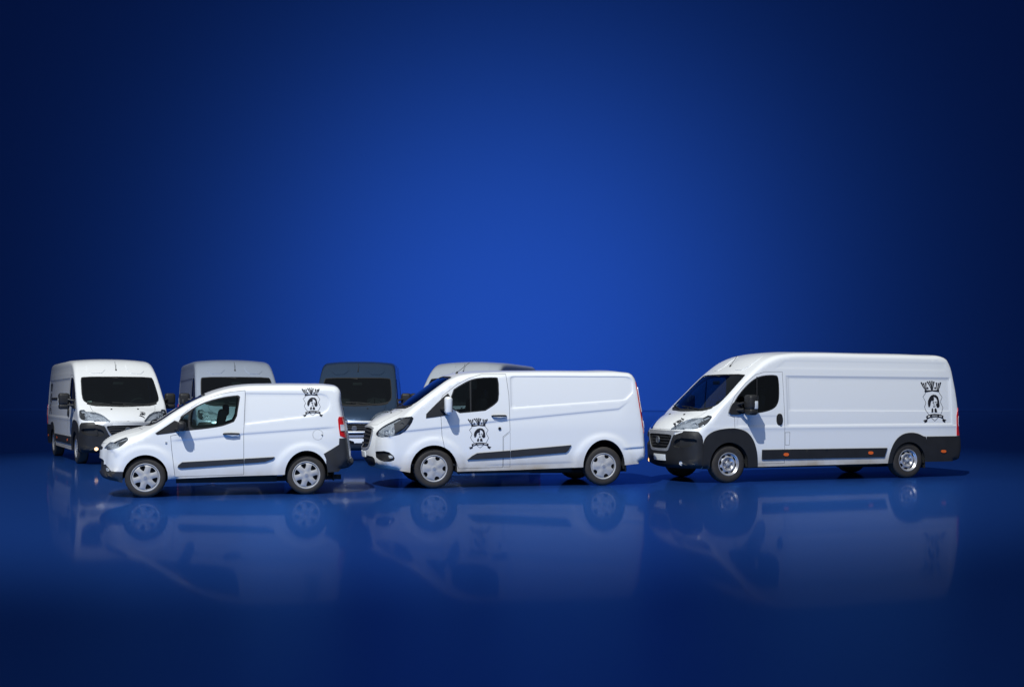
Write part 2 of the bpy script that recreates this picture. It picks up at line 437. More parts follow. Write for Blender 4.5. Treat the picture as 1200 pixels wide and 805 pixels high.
def flare(cx, cz, r, amp, width, zmin=0.):
    def f(P):
        d = np.hypot(P[:, 0] - cx, P[:, 1] - cz) - r
        return amp * np.where(d < 0, 1, np.where(d < width, 1, np.exp(-((d - width) / (width * .55)) ** 2))) * (P[:, 1] > zmin)
    return f

# ------------------------------------------------------------------ wheels
def wheel(root, x, side, R_, wy, width, kind, steer=0, rimr=.205):
    """a wheel: empty-free thing part; tyre is the part, rim its sub-part"""
    prof = [(rimr - .012, -width), (rimr + .012, -width - .004), (R_ - .055, -width - .012 + .0), (R_ - .012, -width + .012), (R_, -width + .03),
            (R_ + .001, -width * .75), (R_ + .001, -.045), (R_, -.03), (R_ - .006, -.016), (R_ - .03, .0), (R_ - .062, .008), (rimr + .022, .004), (rimr + .006, -.002), (rimr - .006, -.012), (rimr - .012, -.03)]
    V, F = lathe(prof, 64); n = 64
    # shoulder blocks: small real grooves round the tread
    V = [tuple(v) for v in V]
    for k in range(n):
        if k % 2:
            for ring in (4, 5, 6, 7):
                v = V[ring * n + k]; s_ = 1 - .010 / R_; V[ring * n + k] = (v[0] * s_, v[1], v[2] * s_)
    g = [(v[0], v[1], v[2]) for v in V]
    rot = Matrix.Rotation(steer, 3, 'Z')
    def put(VF): return [tuple(rot @ Vector((p[0], p[1] * side, p[2])) + Vector((x, side * wy, R_))) for p in VF[0]], VF[1]
    ty = part('tyre', put((g, F)), M['rubber'], root, False)
    # dark drum and barrel behind the face
    part('brake_drum', put(join([lathe([(.001, -.055), (rimr - .01, -.06), (rimr - .012, -.16)], 40)])), M['hub'], ty)
    B = densify([(rimr * math.cos(a), rimr * math.sin(a)) for a in np.linspace(0, 2 * math.pi, 64, endpoint=False)], 1)
    holes = []; lines = []
    def hole(pts, a0):
        c, s_ = math.cos(a0), math.sin(a0); return np.array([(p[0] * c - p[1] * s_, p[0] * s_ + p[1] * c) for p in pts])
    rr = rimr
    if kind == 'six':
        base = [(.60, 0.0), (.64, -.09), (.93, -.235), (.945, 0), (.93, .235), (.64, .09)]
        base = [(.50, -.05), (.86, -.26), (.895, 0), (.86, .26), (.50, .05)]
        for k in range(6): holes.append(hole(chaikin([(p[0] * rr, p[1] * rr) for p in base], 2), R(15 + 60 * k)))
    elif kind == 'five':
        base = [(.66, -.12), (.90, -.24), (.93, 0), (.90, .24), (.66, .12)]
        for k in range(5): holes.append(hole(chaikin([(p[0] * rr, p[1] * rr) for p in base], 2), R(38 + 72 * k)))
    else:
        base = [(.70, -.16), (.86, -.23), (.89, 0), (.86, .23), (.70, .16), (.715, 0)]
        for k in range(8): holes.append(hole(chaikin([(p[0] * rr, p[1] * rr) for p in base], 2), R(10 + 45 * k)))
    lines = [(h, True) for h in holes]
    for q in (.95, .75, .55, .35, .22, .12): lines.append((np.array([(rr * q * math.cos(a), rr * q * math.sin(a)) for a in np.linspace(0, 2 * math.pi, 48, endpoint=False)]), True))
    if kind != 'steel':
        P, T = cdt(B, lines[:len(holes)] + [lines[len(holes)]], .014, .014, .5)
    else:
        P, T = cdt(B, lines, .014, .014, .5)
    C = P[T].mean(1); ok = np.ones(len(T), bool)
    for h in holes: ok &= ~inpoly(C, h)
    T = T[ok]; rad = np.hypot(P[:, 0], P[:, 1]) / rr; ang = np.arctan2(P[:, 1], P[:, 0])
    if kind == 'six':
        y = .010 - .03 * (rad - .2) ** 2 - .018 * sstep((rad - .93) / .07) + .006 * np.cos(6 * (ang - R(45))) * sstep((rad - .25) / .3) * (1 - sstep((rad - .85) / .1)) + .007 * (1 - sstep((rad - .17) / .06))
    elif kind == 'five':
        y = .012 - .02 * rad ** 2 - .018 * sstep((rad - .92) / .08) + .005 * np.cos(5 * (ang - R(2))) * sstep((rad - .2) / .3) * (1 - sstep((rad - .8) / .15)) + .006 * (1 - sstep((rad - .16) / .05))
    else:
        y = -.035 + .030 * np.exp(-((rad - .62) / .16) ** 2) - .0 + .020 * sstep((rad - .86) / .1) + .018 * (1 - sstep((rad - .22) / .06)) - .012 * (1 - sstep((rad - .45) / .1)) * sstep((rad - .26) / .05)
    top = np.stack([P[:, 0], y, P[:, 1]], 1); bot = top - [0, .012, 0]
    rimVF = rimmed(top, bot, T[:, ::-1])
    extra = []
    extra.append(lathe([(rr - .010, -.05), (rr - .006, -.004), (rr + .004, .006), (rr + .014, .004), (rr + .014, -.01)], 64))
    if kind == 'steel':
        for k in range(5):
            a = R(20 + 72 * k); extra.append(tube([(rr * .38 * math.cos(a), -.04, rr * .38 * math.sin(a)), (rr * .38 * math.cos(a), -.008, rr * .38 * math.sin(a))], .013, 6))
    rim = part('hubcap' if kind != 'steel' else 'rim', put(Van.clean(join([rimVF] + extra))), M['cap'] if kind != 'steel' else M['steel'], ty)
    if kind != 'steel':
        cap_ = [(.001, .021 if kind == 'six' else .022), (rr * .12, .020), (rr * .15, .012)]
        part('centre_badge', put(lathe(cap_, 24)), M['satin'], rim)
    else:
        holes_dark = [lathe([(.001, -.005), (rr * .13, -.006), (rr * .14, -.02)], 24)]
        part('lug_nut', put(join([tube([(rr * .38 * math.cos(R(20 + 72 * k)), -.012, rr * .38 * math.sin(R(20 + 72 * k))), (rr * .38 * math.cos(R(20 + 72 * k)), -.001, rr * .38 * math.sin(R(20 + 72 * k)))], .010, 6) for k in range(5)])), M['hub'], rim)
        part('hub_cap', put(holes_dark[0]), M['housing'], rim)
    return ty

# ------------------------------------------------------------------ emblem (crown, shield with helmeted head, ribbon)
def strip_poly(pts, w_):
    q = np.array(pts, float); w_ = np.asarray(w_, float); w_ = w_[:, None] if w_.ndim else w_; t = np.gradient(q, axis=0); t /= np.linalg.norm(t, axis=1)[:, None] + 1e-9; n = np.stack([-t[:, 1], t[:, 0]], 1) * w_ / 2
    return np.r_[q + n, (q - n)[::-1]]
def emblem_polys():
    px = lambda L: [((x - 345) / 335, (390 - y) / 335) for x, y in L]
    out = []
    out.append(px([(228, 272), (222, 240), (430, 235), (430, 265), (330, 252)]))                       # crown band
    for L in ([(238, 238), (205, 185), (182, 128)], [(244, 236), (226, 185), (212, 140)], [(252, 236), (246, 185), (246, 132)],
              [(322, 238), (298, 170), (268, 118)], [(326, 238), (318, 170), (300, 112)], [(330, 238), (332, 170), (334, 110)], [(335, 238), (350, 170), (362, 118)],
              [(402, 236), (398, 185), (396, 132)], [(410, 236), (420, 185), (428, 138)], [(418, 238), (440, 185), (456, 128)]): out.append(strip_poly(px(L), (.022, .040, .064)))
    out.append(px([(252, 215), (268, 190), (285, 215), (268, 226)])); out.append(px([(358, 212), (376, 188), (392, 212), (376, 224)]))
    shield = [(238, 276), (198, 330), (222, 375), (236, 412), (214, 470), (236, 530), (268, 570)]
    out.append(strip_poly(px(shield), .017))
    out.append(strip_poly(px([(428, 272), (468, 335), (448, 375), (442, 405), (474, 480), (452, 540), (436, 566)]), .017))
    out.append(strip_poly(px([(300, 612), (350, 664), (400, 614)]), .018))
    # helmeted head with long cheek pieces
    out.append(px([(270, 470), (262, 430), (266, 385), (285, 345), (310, 312), (345, 298), (385, 305), (412, 335), (424, 390), (428, 460), (410, 482), (388, 478), (372, 430), (392, 420), (396, 380), (380, 345), (350, 328), (352, 360), (340, 395), (322, 380), (306, 400), (300, 440), (285, 472)]))
    out.append(px([(306, 545), (312, 500), (326, 482), (336, 500), (334, 545)])); out.append(px([(350, 545), (352, 502), (366, 482), (382, 498), (390, 545)]))
    out.append(px([(326, 405), (352, 398), (356, 410), (330, 418)])); out.append(px([(366, 396), (388, 400), (384, 412), (364, 408)]))
    out.append(px([(344, 415), (358, 440), (342, 446)])); out.append(px([(332, 458), (370, 456), (366, 468), (338, 470)]))
    up = [(228, 598), (262, 578), (305, 568), (350, 564), (400, 568), (440, 576), (474, 592)]; dn = [(470, 640), (436, 622), (398, 612), (350, 610), (305, 614), (268, 626), (238, 644)]
    out.append(px(up + dn))
    out.append(px([(232, 640), (186, 655), (206, 668), (202, 690), (240, 676), (250, 650)])); out.append(px([(474, 634), (516, 652), (498, 664), (500, 690), (462, 672), (456, 645)]))
    white = [px([(252, 600), (282, 590), (284, 602), (256, 612)]), px([(312, 586), (388, 586), (388, 592), (312, 593)]), px([(414, 588), (452, 598), (448, 608), (412, 598)])]
    return out, white
EMB, EMBW = emblem_polys()
def emblem(van, cx, cz, sx, sz, sgn, parent=None):
    for L, m, off, nm in ((EMB, M['ink'], .003, 'emblem'), (EMBW, M['vinyl_white'], .0045, 'ribbon_lettering')):
        parts = []
        for q in L:
            q = np.array(q); poly = np.stack([cx - sgn * q[:, 0] * sx, cz + q[:, 1] * sz], 1)
            P, T = cdt(densify(poly, .05), [], .06, .06, .4); parts.append(sub(van.b.side(P, off, sgn), T if sgn < 0 else T[:, ::-1]))
        o = part(nm, join(parts), m, parent or van.root, False)
        if nm == 'emblem': first = o; parent = None
        else: o.parent = first
    return first
def hood_emblem(van, y0, z0, size):
    """leaping hound under a small crown on the bonnet"""
    px = lambda L: [((x - 940) / 110., (600 - y) / 110.) for x, y in L]
    shapes = [[(885, 608), (915, 596), (940, 606), (962, 622), (972, 645), (955, 632), (930, 620), (905, 612)],
              [(920, 580), (932, 566), (958, 562), (972, 572), (966, 590), (945, 596), (928, 592)],
              [(915, 548), (990, 552), (980, 560), (925, 556)], [(980, 560), (992, 558), (980, 590), (968, 600)], [(905, 590), (918, 570), (924, 576), (914, 594)]]
    parts = []
    for q in shapes:
        poly = np.array([(van.b.sz(z0 + p[1] * size), y0 + p[0] * size) for p in px(q)])
        P, T = cdt(densify(poly, .05), [], .05, .05, .4); parts.append(sub(van.b.cap(P, .004), T[:, ::-1]))
    return part('bonnet_emblem', join(parts), M['ink'], van.root, False)

def thing(name, label, cat, group=None):
    o = bpy.data.objects.new(name, None); o.empty_display_size = .3; col.objects.link(o); o['label'] = label; o['category'] = cat
    if group: o['group'] = group
    return o

def cabin(van, xb, xs, w_, zf, zd, seats=(.45, -.45), wheel_y=.42, seat_x=None, seat_top=1.45, roof_z=None):
    """floor, bulkhead, dashboard, seats, steering wheel seen through the glass"""
    r = van.root
    part('bulkhead', rbox(xb, 0, (zf + roof_z) / 2, .03, 2 * w_, roof_z - zf, .01), M['cabin'], r)
    part('cabin_floor', rbox((xb + xs) / 2, 0, zf, xs - xb, 2 * w_, .04, .01), M['cabin'], r)
    d = part('dashboard', join([rbox(xs - .26, 0, zd - .14, .46, 2 * w_ - .16, .22, .08, 4), rbox(xs - .02, 0, zd - .12, .16, 2 * w_ - .50, .14, .06, 4), rbox(xs - .28, wheel_y, zd + .0, .22, .42, .14, .05, 3), rbox(xs - .12, 0, zd - .45, .35, .5, .5, .05)]), M['cabin'], r)
    part('sun_card', rbox(xs - .22, -.35, zd - .024, .12, .16, .004, 0), M['vinyl_white'], d)
    for y in seats:
        s_ = part('seat', join([rbox(seat_x, y, zd - .30, .52, .50, .16, .06, 3), rbox(seat_x - .27, y, zd + .02, .14, .50, .66, .06, 3, Matrix.Rotation(R(-10), 3, 'Y')),
                                rbox(seat_x - .27, y, zf + .2, .4, .44, .3, .02)]), M['fabric'], r)
        part('headrest', rbox(seat_x - .37, y, seat_top, .10, .27, .19, .05, 3), M['fabric'], s_)
    c = Vector((xs - .50, wheel_y, zd + .05)); ax = Matrix.Rotation(R(-62), 3, 'Y')
    ring = [c + ax @ Vector((.19 * math.cos(a), .19 * math.sin(a), 0)) for a in np.linspace(0, 2 * math.pi, 28, endpoint=False)]
    sw = join([tube(ring, .016, 8, True), tube([c + ax @ Vector((.18, 0, 0)), c, c + ax @ Vector((-.18, 0, 0))], .016, 6), tube([c + ax @ Vector((0, .18, 0)), c + ax @ Vector((0, -.18, 0))], .014, 6), tube([c, c + Vector((.25, 0, -.12))], .03, 8)])
    part('steering_wheel', sw, M['cabin'], r)
    part('mirror_inside', rbox(xs - .60, 0, roof_z - .42 if roof_z > 2.1 else roof_z - .16, .03, .24, .07, .02), M['cabin'], r)

def lining(van, xmin, xmax, zmin, holes, topz, m=None, off=-.05):
    holes = list(holes) + [offset_poly(a, -.01) for a in van.arches]
    """inner skin of the cab"""
    b = van.b; parts = []
    for sg in (1, -1):
        S = b.S; bnd = np.array([(p[0], p[1]) for p in (S - b.n * .04) if xmin < p[0] < xmax and p[1] > zmin])
        bnd = np.r_[bnd, [(xmin, zmin)], [(bnd[0][0], zmin)]]
        P, T = cdt(densify(bnd, .08), [(densify(h, .06), True) for h in holes], .09, .09); C = P[T].mean(1); ok = np.ones(len(T), bool)
        for h in holes: ok &= ~inpoly(C, h)
        q3 = b.side(P, 0, sg); q3[:, 1] -= sg * .022; parts.append(sub(q3, T[ok]))
    ws = b.sz(topz); sel = (b.s > ws) & (b.c[:, 0] > xmin); ss = b.s[sel]
    V = []; F = []
    for q in ss:
        We = np.interp(q, b.s, b.We)
        for t in np.linspace(-1, 1, 9): V.append(tuple(b.cap(np.array([[q, t * We]]), -.03)[0]))
    for i in range(len(ss) - 1):
        for k in range(8): a = i * 9 + k; F.append((a, a + 1, a + 10, a + 9))
    parts.append((V, F))
    part('cab_lining', join(parts), m or M['cabin'], van.root)

def lamp_guts(van, pts, parent, r=.055, n=None):
    """reflector bowls behind a lamp lens"""
    V = []
    for i, (c, d) in enumerate(pts):
        c = Vector(c); d = Vector(d).normalized(); q = d.to_track_quat('Y', 'Z').to_matrix()
        v, f = lathe([(.004, -.035), (r * .5, -.028), (r * .85, -.008), (r, .012), (r * 1.08, .012), (r * 1.08, -.03)], 20)
        part('reflector', ([tuple(q @ Vector(p) + c) for p in v], f), M['reflector'], parent)
        v, f = lathe([(.001, .004), (r * .28, -.004), (r * .3, -.03)], 12)
        part('bulb', ([tuple(q @ Vector(p) + c) for p in v], f), M['milky'], parent)

def arch(cx, r, z0=.36, zb=.05, r2=None):
    r2 = r2 or r
    a = [(cx - r * math.cos(t), z0 + r2 * math.sin(t)) for t in np.linspace(0, math.pi, 24)]
    return [(cx - r, zb)] + a + [(cx + r, zb)]
def flip(poly): return [(-y, z) for y, z in poly][::-1]
def cap_pair(van, name, poly_yz, m, rear=False, **k):
    for sg in (1, -1):
        q = poly_yz if sg > 0 else flip(poly_yz)
        van.capregs.append(dict(name=name, poly=van.b.yz(q, rear), mat=m, side=sg, merge=False, **k))
def cap_one(van, name, poly_yz, m, rear=False, **k):
    van.capregs.append(dict(name=name, poly=van.b.yz(poly_yz, rear), mat=m, **k))
def sym(half): return list(half) + [(-y, z) for y, z in half][::-1]
def handle(van, x0, x1, z, sgn, h=.045, m=None, out=.045):
    pts = [(x0, z), (x0 - .02 * np.sign(x0 - x1), z), ((x0 + x1) / 2, z), (x1 + .02 * np.sign(x0 - x1), z), (x1, z)]
    offs = [.006, out * .8, out, out * .8, .006]
    p = [tuple(van.b.side(np.array([q]), o, sgn)[0]) for q, o in zip(pts, offs)]
    return part('door_handle', tube(p, [.012, .017, .018, .017, .012], 8), m or M['plastic'], van.root)
def wipers(van, specs):
    for (y0, z0, y1, z1) in specs:
        a = np.array([[van.b.sz(z0), y0], [van.b.sz((z0 + z1) / 2), (y0 + y1) / 2], [van.b.sz(z1), y1]]); p = van.b.cap(a, .022)
        part('wiper', join([tube([tuple(q) for q in p], .009, 6)]), M['seal'], van.root)
def underbody(van, x0, x1, axles, w_, z0=.22, z1=.36, gapx=.5):
    xs = sorted([x0, x1] + [a - gapx for a in axles] + [a + gapx for a in axles]); parts = []
    for i in range(len(xs) - 1):
        a, b_ = xs[i], xs[i + 1]; mid = (a + b_) / 2; near = any(abs(mid - q) < gapx - .01 for q in axles)
        zb = .345 if near else z0; parts.append(rbox(mid, 0, (zb + z1) / 2, b_ - a - .004, 2 * (w_ - .20 if near else w_), z1 - zb, .01))
    for a in axles: parts.append(tube([(a, -w_ + .12, .31), (a, w_ - .12, .31)], .045, 8))
    parts.append(tube([(axles[1] + 1.2, .35, .24), (axles[1] + .2, .35, .23), (axles[1] - .6, .42, .25)], .04, 8))
    part('underbody', join(parts), M['under'], van.root)
def mudflap(van, x, y, sgn, h=.26, z=.33):
    part('mud_flap', rbox(x, sgn * (y - .10), z - h / 2 + .12, .012, .20, h, .004), M['plastic'], van.root)
def antenna(van, x_or_s, y, lean=-.45, L=.42):
    p = van.b.cap(np.array([[x_or_s, y]]), 0)[0]; p = Vector(p)
    part('antenna', join([tube([p, p + Vector((lean * .02, 0, .04))], [.022, .012], 8), tube([p + Vector((0, 0, .012)), p + Vector((lean * L, 0, L))], .0045, 6)]), M['seal'], van.root)

# ================================================================== large high-roof van
BL_PROF = [  # x, z, bow, rin, rout
    (.42, .245, .02, .06, .08), (.74, .25, .06, .14, .16), (.90, .29, .11, .22, .24), (.945, .40, .12, .25, .27), (.955, .55, .12, .26, .28), (.962, .75, .12, .26, .28), (.955, .88, .12, .26, .28),
    (.93, .985, .12, .26, .28), (.86, 1.08, .12, .25, .27), (.74, 1.18, .11, .22, .24), (.58, 1.27, .10, .17, .19), (.42, 1.335, .09, .12, .14), (.34, 1.385, .08, .08, .09),
    (-.02, 1.70, .07, .06, .07), (-.38, 2.02, .06, .06, .07), (-.60, 2.195, .055, .07, .085), (-.82, 2.345, .05, .09, .12), (-1.08, 2.445, .045, .09, .13), (-1.40, 2.485, .04, .09, .13), (-1.9, 2.495, .035, .09, .13),
    (-3.2, 2.49, .035, .09, .13), (-4.6, 2.475, .035, .09, .13), (-4.95, 2.455, .03, .09, .12), (-5.07, 2.40, .025, .08, .10), (-5.13, 2.28, .02, .06, .07), (-5.22, 1.90, .02, .05, .06), (-5.285, 1.40, .02, .045, .05),
    (-5.31, .86, .02, .045, .05), (-5.34, .80, .03, .05, .06), (-5.345, .45, .03, .05, .06), (-5.31, .34, .03, .05, .06), (-5.15, .315, .02, .03, .04)]
def bl_w0(x, z):
    v = 1.025 - .02 * np.clip((.75 - z) / .5, 0, 1) ** 2 - .060 * np.clip((z - 1.05) / 1.0, 0, 3) ** 1.4 * np.where(z < 2.05, 1, 1)
    return v - .06 * np.clip((x - .2) / .75, 0, 2) ** 2 - .02 * np.clip((-4.6 - x) / .7, 0, 1) ** 2
BL_AXLE = -4.035
def build_large(root, paintm, right_rail=True):
    disps = [recess([(-1.25, 1.05), (-5.10, 1.05), (-5.10, 2.0), (-1.25, 2.02)], .010, .035), recess([(-1.30, 1.335), (-5.06, 1.31), (-5.06, 1.97), (-1.30, 1.99)], .006, .025),
             recess([(-.16, 1.05), (-1.16, 1.05), (-1.16, 1.26), (-.16, 1.26)], .005, .03), crease([(-.05, 1.03), (-5.2, 1.02)], .0, .0, .05, .05),
             recess([(-1.0, 2.14), (-5.0, 2.12), (-5.0, 2.30), (-1.25, 2.32)], .003, .04),
             lambda P: -.012 * sstep((1.03 - P[:, 1]) / .03) * 0 + .006 * np.exp(-((P[:, 1] - 1.02) / .03) ** 2)]
    b = Body(BL_PROF, bl_w0, disps)
    af = arch(0.0, .405, .345, r2=.415); ar = arch(BL_AXLE + .0, .39, .33, r2=.385)
    v = Van(b, [(-5.10, .315), (-4.5, .315), (-3.5, .30), (-1.5, .295), (-.55, .29), (.30, .26)], [af, ar], root)
    v.lines = [[(-.1, 1.05), (-5.2, 1.05)], [(-.1, 1.02), (-5.2, 1.02)], [(-1.25, 1.335), (-5.1, 1.31)], [(-1.25, 1.30), (-5.1, 1.285)], [(-1.25, 1.99), (-5.1, 1.97)], [(-1.25, 2.03), (-5.1, 2.01)]]
    win = chaikin([(-.005, 1.285), (-.035, 1.37), (-.165, 1.60), (-.385, 1.825), (-.60, 1.975), (-.78, 2.02), (-1.03, 2.03), (-1.10, 1.99), (-1.10, 1.62), (-1.06, 1.47), (-.97, 1.38), (-.80, 1.325), (-.57, 1.295)], 2)
    glass = offset_poly(win, .022)
    trimF = chaikin([(.55, .1), (.55, .70), (.52, .83), (.42, .93), (.26, .995), (.03, 1.025), (-.18, 1.02), (-.36, .965), (-.49, .84), (-.57, .66), (-.605, .45), (-.61, .1)], 2)
    trimR = chaikin([(-3.53, .1), (-3.56, .40), (-3.63, .62), (-3.74, .78), (-3.90, .88), (-4.10, .905), (-4.27, .875), (-4.38, .82), (-4.46, .82), (-4.46, .1)], 2)
    bumpS = [(1.2, .1), (1.2, .985), (.70, .972), (.62, .965), (.56, .88), (.54, .80), (.54, .1)]
    headS = chaikin([(1.0, .995), (.72, 1.005), (.60, 1.03), (.50, 1.075), (.42, 1.14), (.33, 1.235), (.35, 1.268), (.50, 1.258), (.62, 1.245), (1.0, 1.22)], 1)
    door = [(-.115, .345), (-.115, 1.22), (.025, 1.262), (.0, 1.38), (-.135, 1.63), (-.37, 1.87), (-.60, 2.035), (-.80, 2.085), (-1.185, 2.09), (-1.20, 1.36), (-1.20, .345)]
    v.regs += [dict(name='side_window', poly=glass, mat=M['glass_dark'], off=-.010, parent='cab_door'), dict(name='window_seal', poly=win, mat=M['seal'], parent='cab_door'),
               dict(name='headlight', poly=headS, mat=M['housing'], off=-.055, cover=M['lens']),
               dict(name='bumper_intake', poly=chaikin([(1.1, .835), (.72, .84), (.64, .80), (.70, .72), (.80, .665), (1.1, .66)], 1), mat=M['seal'], off=-.05, parent='front_bumper'),
               dict(name='front_bumper', poly=bumpS, mat=M['plastic'], merge=True),
               dict(name='arch_trim', poly=trimF, mat=M['plastic'], off=.016), dict(name='rear_arch_trim', poly=trimR, mat=M['plastic'], off=.016),
               dict(name='tail_lamp', poly=[(-5.205, .83), (-5.205, 1.22), (-5.23, 1.32), (-5.28, 1.42), (-5.6, 1.42), (-5.6, .83)], mat=M['red'], off=.012),
               dict(name='rear_bumper', poly=[(-4.46, .1), (-4.46, .818), (-5.6, .818), (-5.6, .1)], mat=M['plastic'], merge=True, off=.012),
               dict(name='fuel_flap', poly=[(-1.205, .935), (-1.315, .935), (-1.30, .69), (-1.205, .69)], mat=paintm, gap=.006, only=1),
               dict(name='cab_door', poly=door, mat=paintm, gap=.006),
               dict(name='sliding_door', poly=[(-1.22, .345), (-1.22, 2.02), (-2.50, 2.01), (-2.50, .345)], mat=paintm, gap=.006, only=-1)]
    ws = chaikin(sym([(.0, 1.352), (.40, 1.36), (.70, 1.39), (.855, 1.44), (.885, 1.56), (.865, 1.80), (.845, 1.99), (.80, 2.045), (.0, 2.05)][:]), 1)
    ws2 = offset_poly(ws, .022)
    cap_one(v, 'windscreen', ws2, M['screen'], off=-.006); cap_one(v, 'windscreen_seal', ws, M['seal'], parent='windscreen')
    cap_one(v, 'cowl', sym([(0, 1.325), (.62, 1.34), (.80, 1.385), (.80, 1.42), (0, 1.42)]), M['plastic'])
    cap_pair(v, 'headlight', chaikin([(.365, .972), (.45, .985), (.60, .992), (.95, .995), (.95, 1.22), (.74, 1.215), (.62, 1.19), (.52, 1.14), (.44, 1.065)], 1), M['housing'], off=-.055, cover=M['lens'])
    for sg in (1, -1):
        fq = [(.68 + .042 * math.cos(a), .365 + .042 * math.sin(a)) for a in np.linspace(0, 2 * math.pi, 14, endpoint=False)]
        v.capregs.append(dict(name='fog_lamp', poly=b.yz(fq if sg > 0 else flip(fq)), mat=M['fog'] if sg in FOGON.get(root.name, ()) else M['milky'], side=sg, merge=False, off=-.01))
    cap_pair(v, 'bumper_intake', chaikin([(.50, .70), (.56, .81), (.74, .84), (.90, .83), (.90, .74), (.74, .665), (.56, .655)], 1), M['seal'], off=-.05, parent='front_bumper')
    cap_one(v, 'grille', chaikin(sym([(0, .905), (.44, .90), (.47, .86), (.40, .73), (.335, .65), (.28, .632), (0, .628)]), 1), M['seal'], off=-.035)
    cap_one(v, 'grille_surround', sym([(0, .975), (.60, .972), (.73, .968), (.55, .935), (.50, .87), (.42, .70), (.36, .60), (.30, .582), (0, .578)]), M['satin'], off=.006)
    cap_one(v, 'front_bumper', sym([(0, .15), (1.1, .15), (1.1, .975), (.73, .955), (.55, .90), (0, .90)]), M['plastic'])
    cap_one(v, 'bonnet', sym([(0, .99), (.36, .99), (.46, 1.06), (.60, 1.165), (.71, 1.23), (.745, 1.34), (.74, 1.36), (0, 1.318)]), paintm, gap=.006)
    for sg in (1, -1):
        rq = [(sg * .80, 1.42), (sg * 1.2, 1.42), (sg * 1.2, .83), (sg * .86, .83)]; rq = rq if sg < 0 else rq[::-1]
        v.capregs.append(dict(name='tail_lamp', poly=b.yz(rq, True), mat=M['red'], side=sg, merge=False, off=.012))
        dq = [(sg * .006, .86), (sg * .84, .86), (sg * .80, 1.45), (sg * .74, 2.25), (sg * .006, 2.28)]
        v.capregs.append(dict(name='rear_door', poly=b.yz(dq, True), mat=paintm, side=sg, merge=False, gap=.006))
    cap_one(v, 'rear_bumper', sym([(0, .2), (1.2, .2), (1.2, .818), (0, .818)]), M['plastic'], rear=True, off=.012)
    o = v.build(paintm)
    v.arch_liners(); underbody(v, .45, -4.56, [0, BL_AXLE], .74, .25, .42)
    lining(v, -1.35, .60, .42, [glass], 1.30 + .80)
    cabin(v, -1.32, .30, .90, .42, 1.30, (.46, -.46), .44, -.62, 1.72, 2.3)
    # roof pressings above the windscreen
    for y in (-.46, .46):
        q = np.array([(b.sz(2.13), y - .22), (b.sz(2.13), y + .22), (b.sz(2.42), y + .18), (b.sz(2.42), y - .18)])
        v.cappatch('roof_pressing', chaikin(q, 1), paintm, .010)
    # lamps: bowls behind the lens
    for sg in (1, -1):
        h = o.get(('headlight', sg))
        gp = [tuple(b.side(np.array([(.63, 1.11)]), -.045, sg)[0]), tuple(b.cap(np.array([(b.sz(1.07), sg * .63)]), -.045)[0]), tuple(b.side(np.array([(.50, 1.16)]), -.045, sg)[0])]
        lamp_guts(v, list(zip(gp, [(1, sg * .5, .1), (1, sg * .25, .1), (.8, sg * 1.0, .1)])), h, .050)
        v.patch('lamp_strip', [(.69, 1.02), (.62, 1.035), (.52, 1.085), (.515, 1.098), (.62, 1.052), (.69, 1.04)], M['reflector'], -.02, sg, h, wall=False)
    # grille: bars and round badge
    for z in (.69, .745, .80, .855):
        hw = np.interp(z, [.63, .90], [.30, .44]); pts = [tuple(b.cap(np.array([[b.sz(z), y]]), -.015)[0]) for y in np.linspace(-hw, hw, 9)]
        part('grille_bar', tube(pts, .009, 6), M['trim'], o['grille'])
    c = b.cap(np.array([[b.sz(.79), 0]]), .004)[0]
    bd = part('badge', ([(c[0] + p[1], p[0], c[2] + p[2]) for p in lathe([(.001, .012), (.05, .012), (.056, .018), (.066, .016), (.070, .0)], 28)[0]], lathe([(.001, .012), (.05, .012), (.056, .018), (.066, .016), (.070, .0)], 28)[1]), M['badge'], o['grille'])
    # door furniture, rub strips, markers
    for sg in (1, -1):
        hp = v.patch('handle_recess', chaikin([(-1.02, 1.29), (-1.02, 1.07), (-1.155, 1.07), (-1.155, 1.29)], 2), M['plastic'], .010, sg)
        v.patch('door_handle', chaikin([(-1.055, 1.27), (-1.055, 1.09), (-1.12, 1.09), (-1.12, 1.27)], 1), M['plastic'], .038, sg, hp, base=.01)
        v.patch('rub_strip', [(-.70, .425), (-.70, .61), (-1.194, .61), (-1.194, .425)], M['plastic'], .018, sg)
        st = v.patch('rub_strip', [(-1.206, .425), (-1.206, .61), (-3.52, .605), (-3.46, .425)], M['plastic'], .018, sg)
        for mx in (-1.22, -3.13): v.patch('side_marker', chaikin([(mx + .055, .485), (mx + .055, .545), (mx - .055, .545), (mx - .055, .485)], 1), M['orange'], .026, sg, st, base=.016)
        v.patch('side_marker', chaikin([(-4.81, .49), (-4.81, .545), (-4.925, .545), (-4.925, .49)], 1), M['orange'], .026, sg, base=.01)
        v.patch('window_divider', [(-.585, 1.31), (-.605, 1.31), (-.635, 1.99), (-.61, 1.985)], M['seal'], .004, sg)
        v.patch('tail_lamp_insert', chaikin([(-5.235, 1.02), (-5.235, 1.22), (-5.27, 1.22), (-5.275, 1.02)], 1), M['milky'], .018, sg, base=.010)
        # mirror
        sail = v.patch('mirror_mount', chaikin([(.02, 1.275), (-.02, 1.40), (-.10, 1.52), (-.24, 1.50), (-.30, 1.38), (-.28, 1.275)], 1), M['plastic'], .03, sg)
        W_ = 1.01
        arms = join([tube([(-.14, sg * (W_ - .02), 1.36), (-.24, sg * (W_ + .14), 1.37)], .03, 8), tube([(-.16, sg * (W_ - .02), 1.46), (-.24, sg * (W_ + .14), 1.50)], .024, 8)])
        part('mirror_arm', arms, M['plastic'], sail)
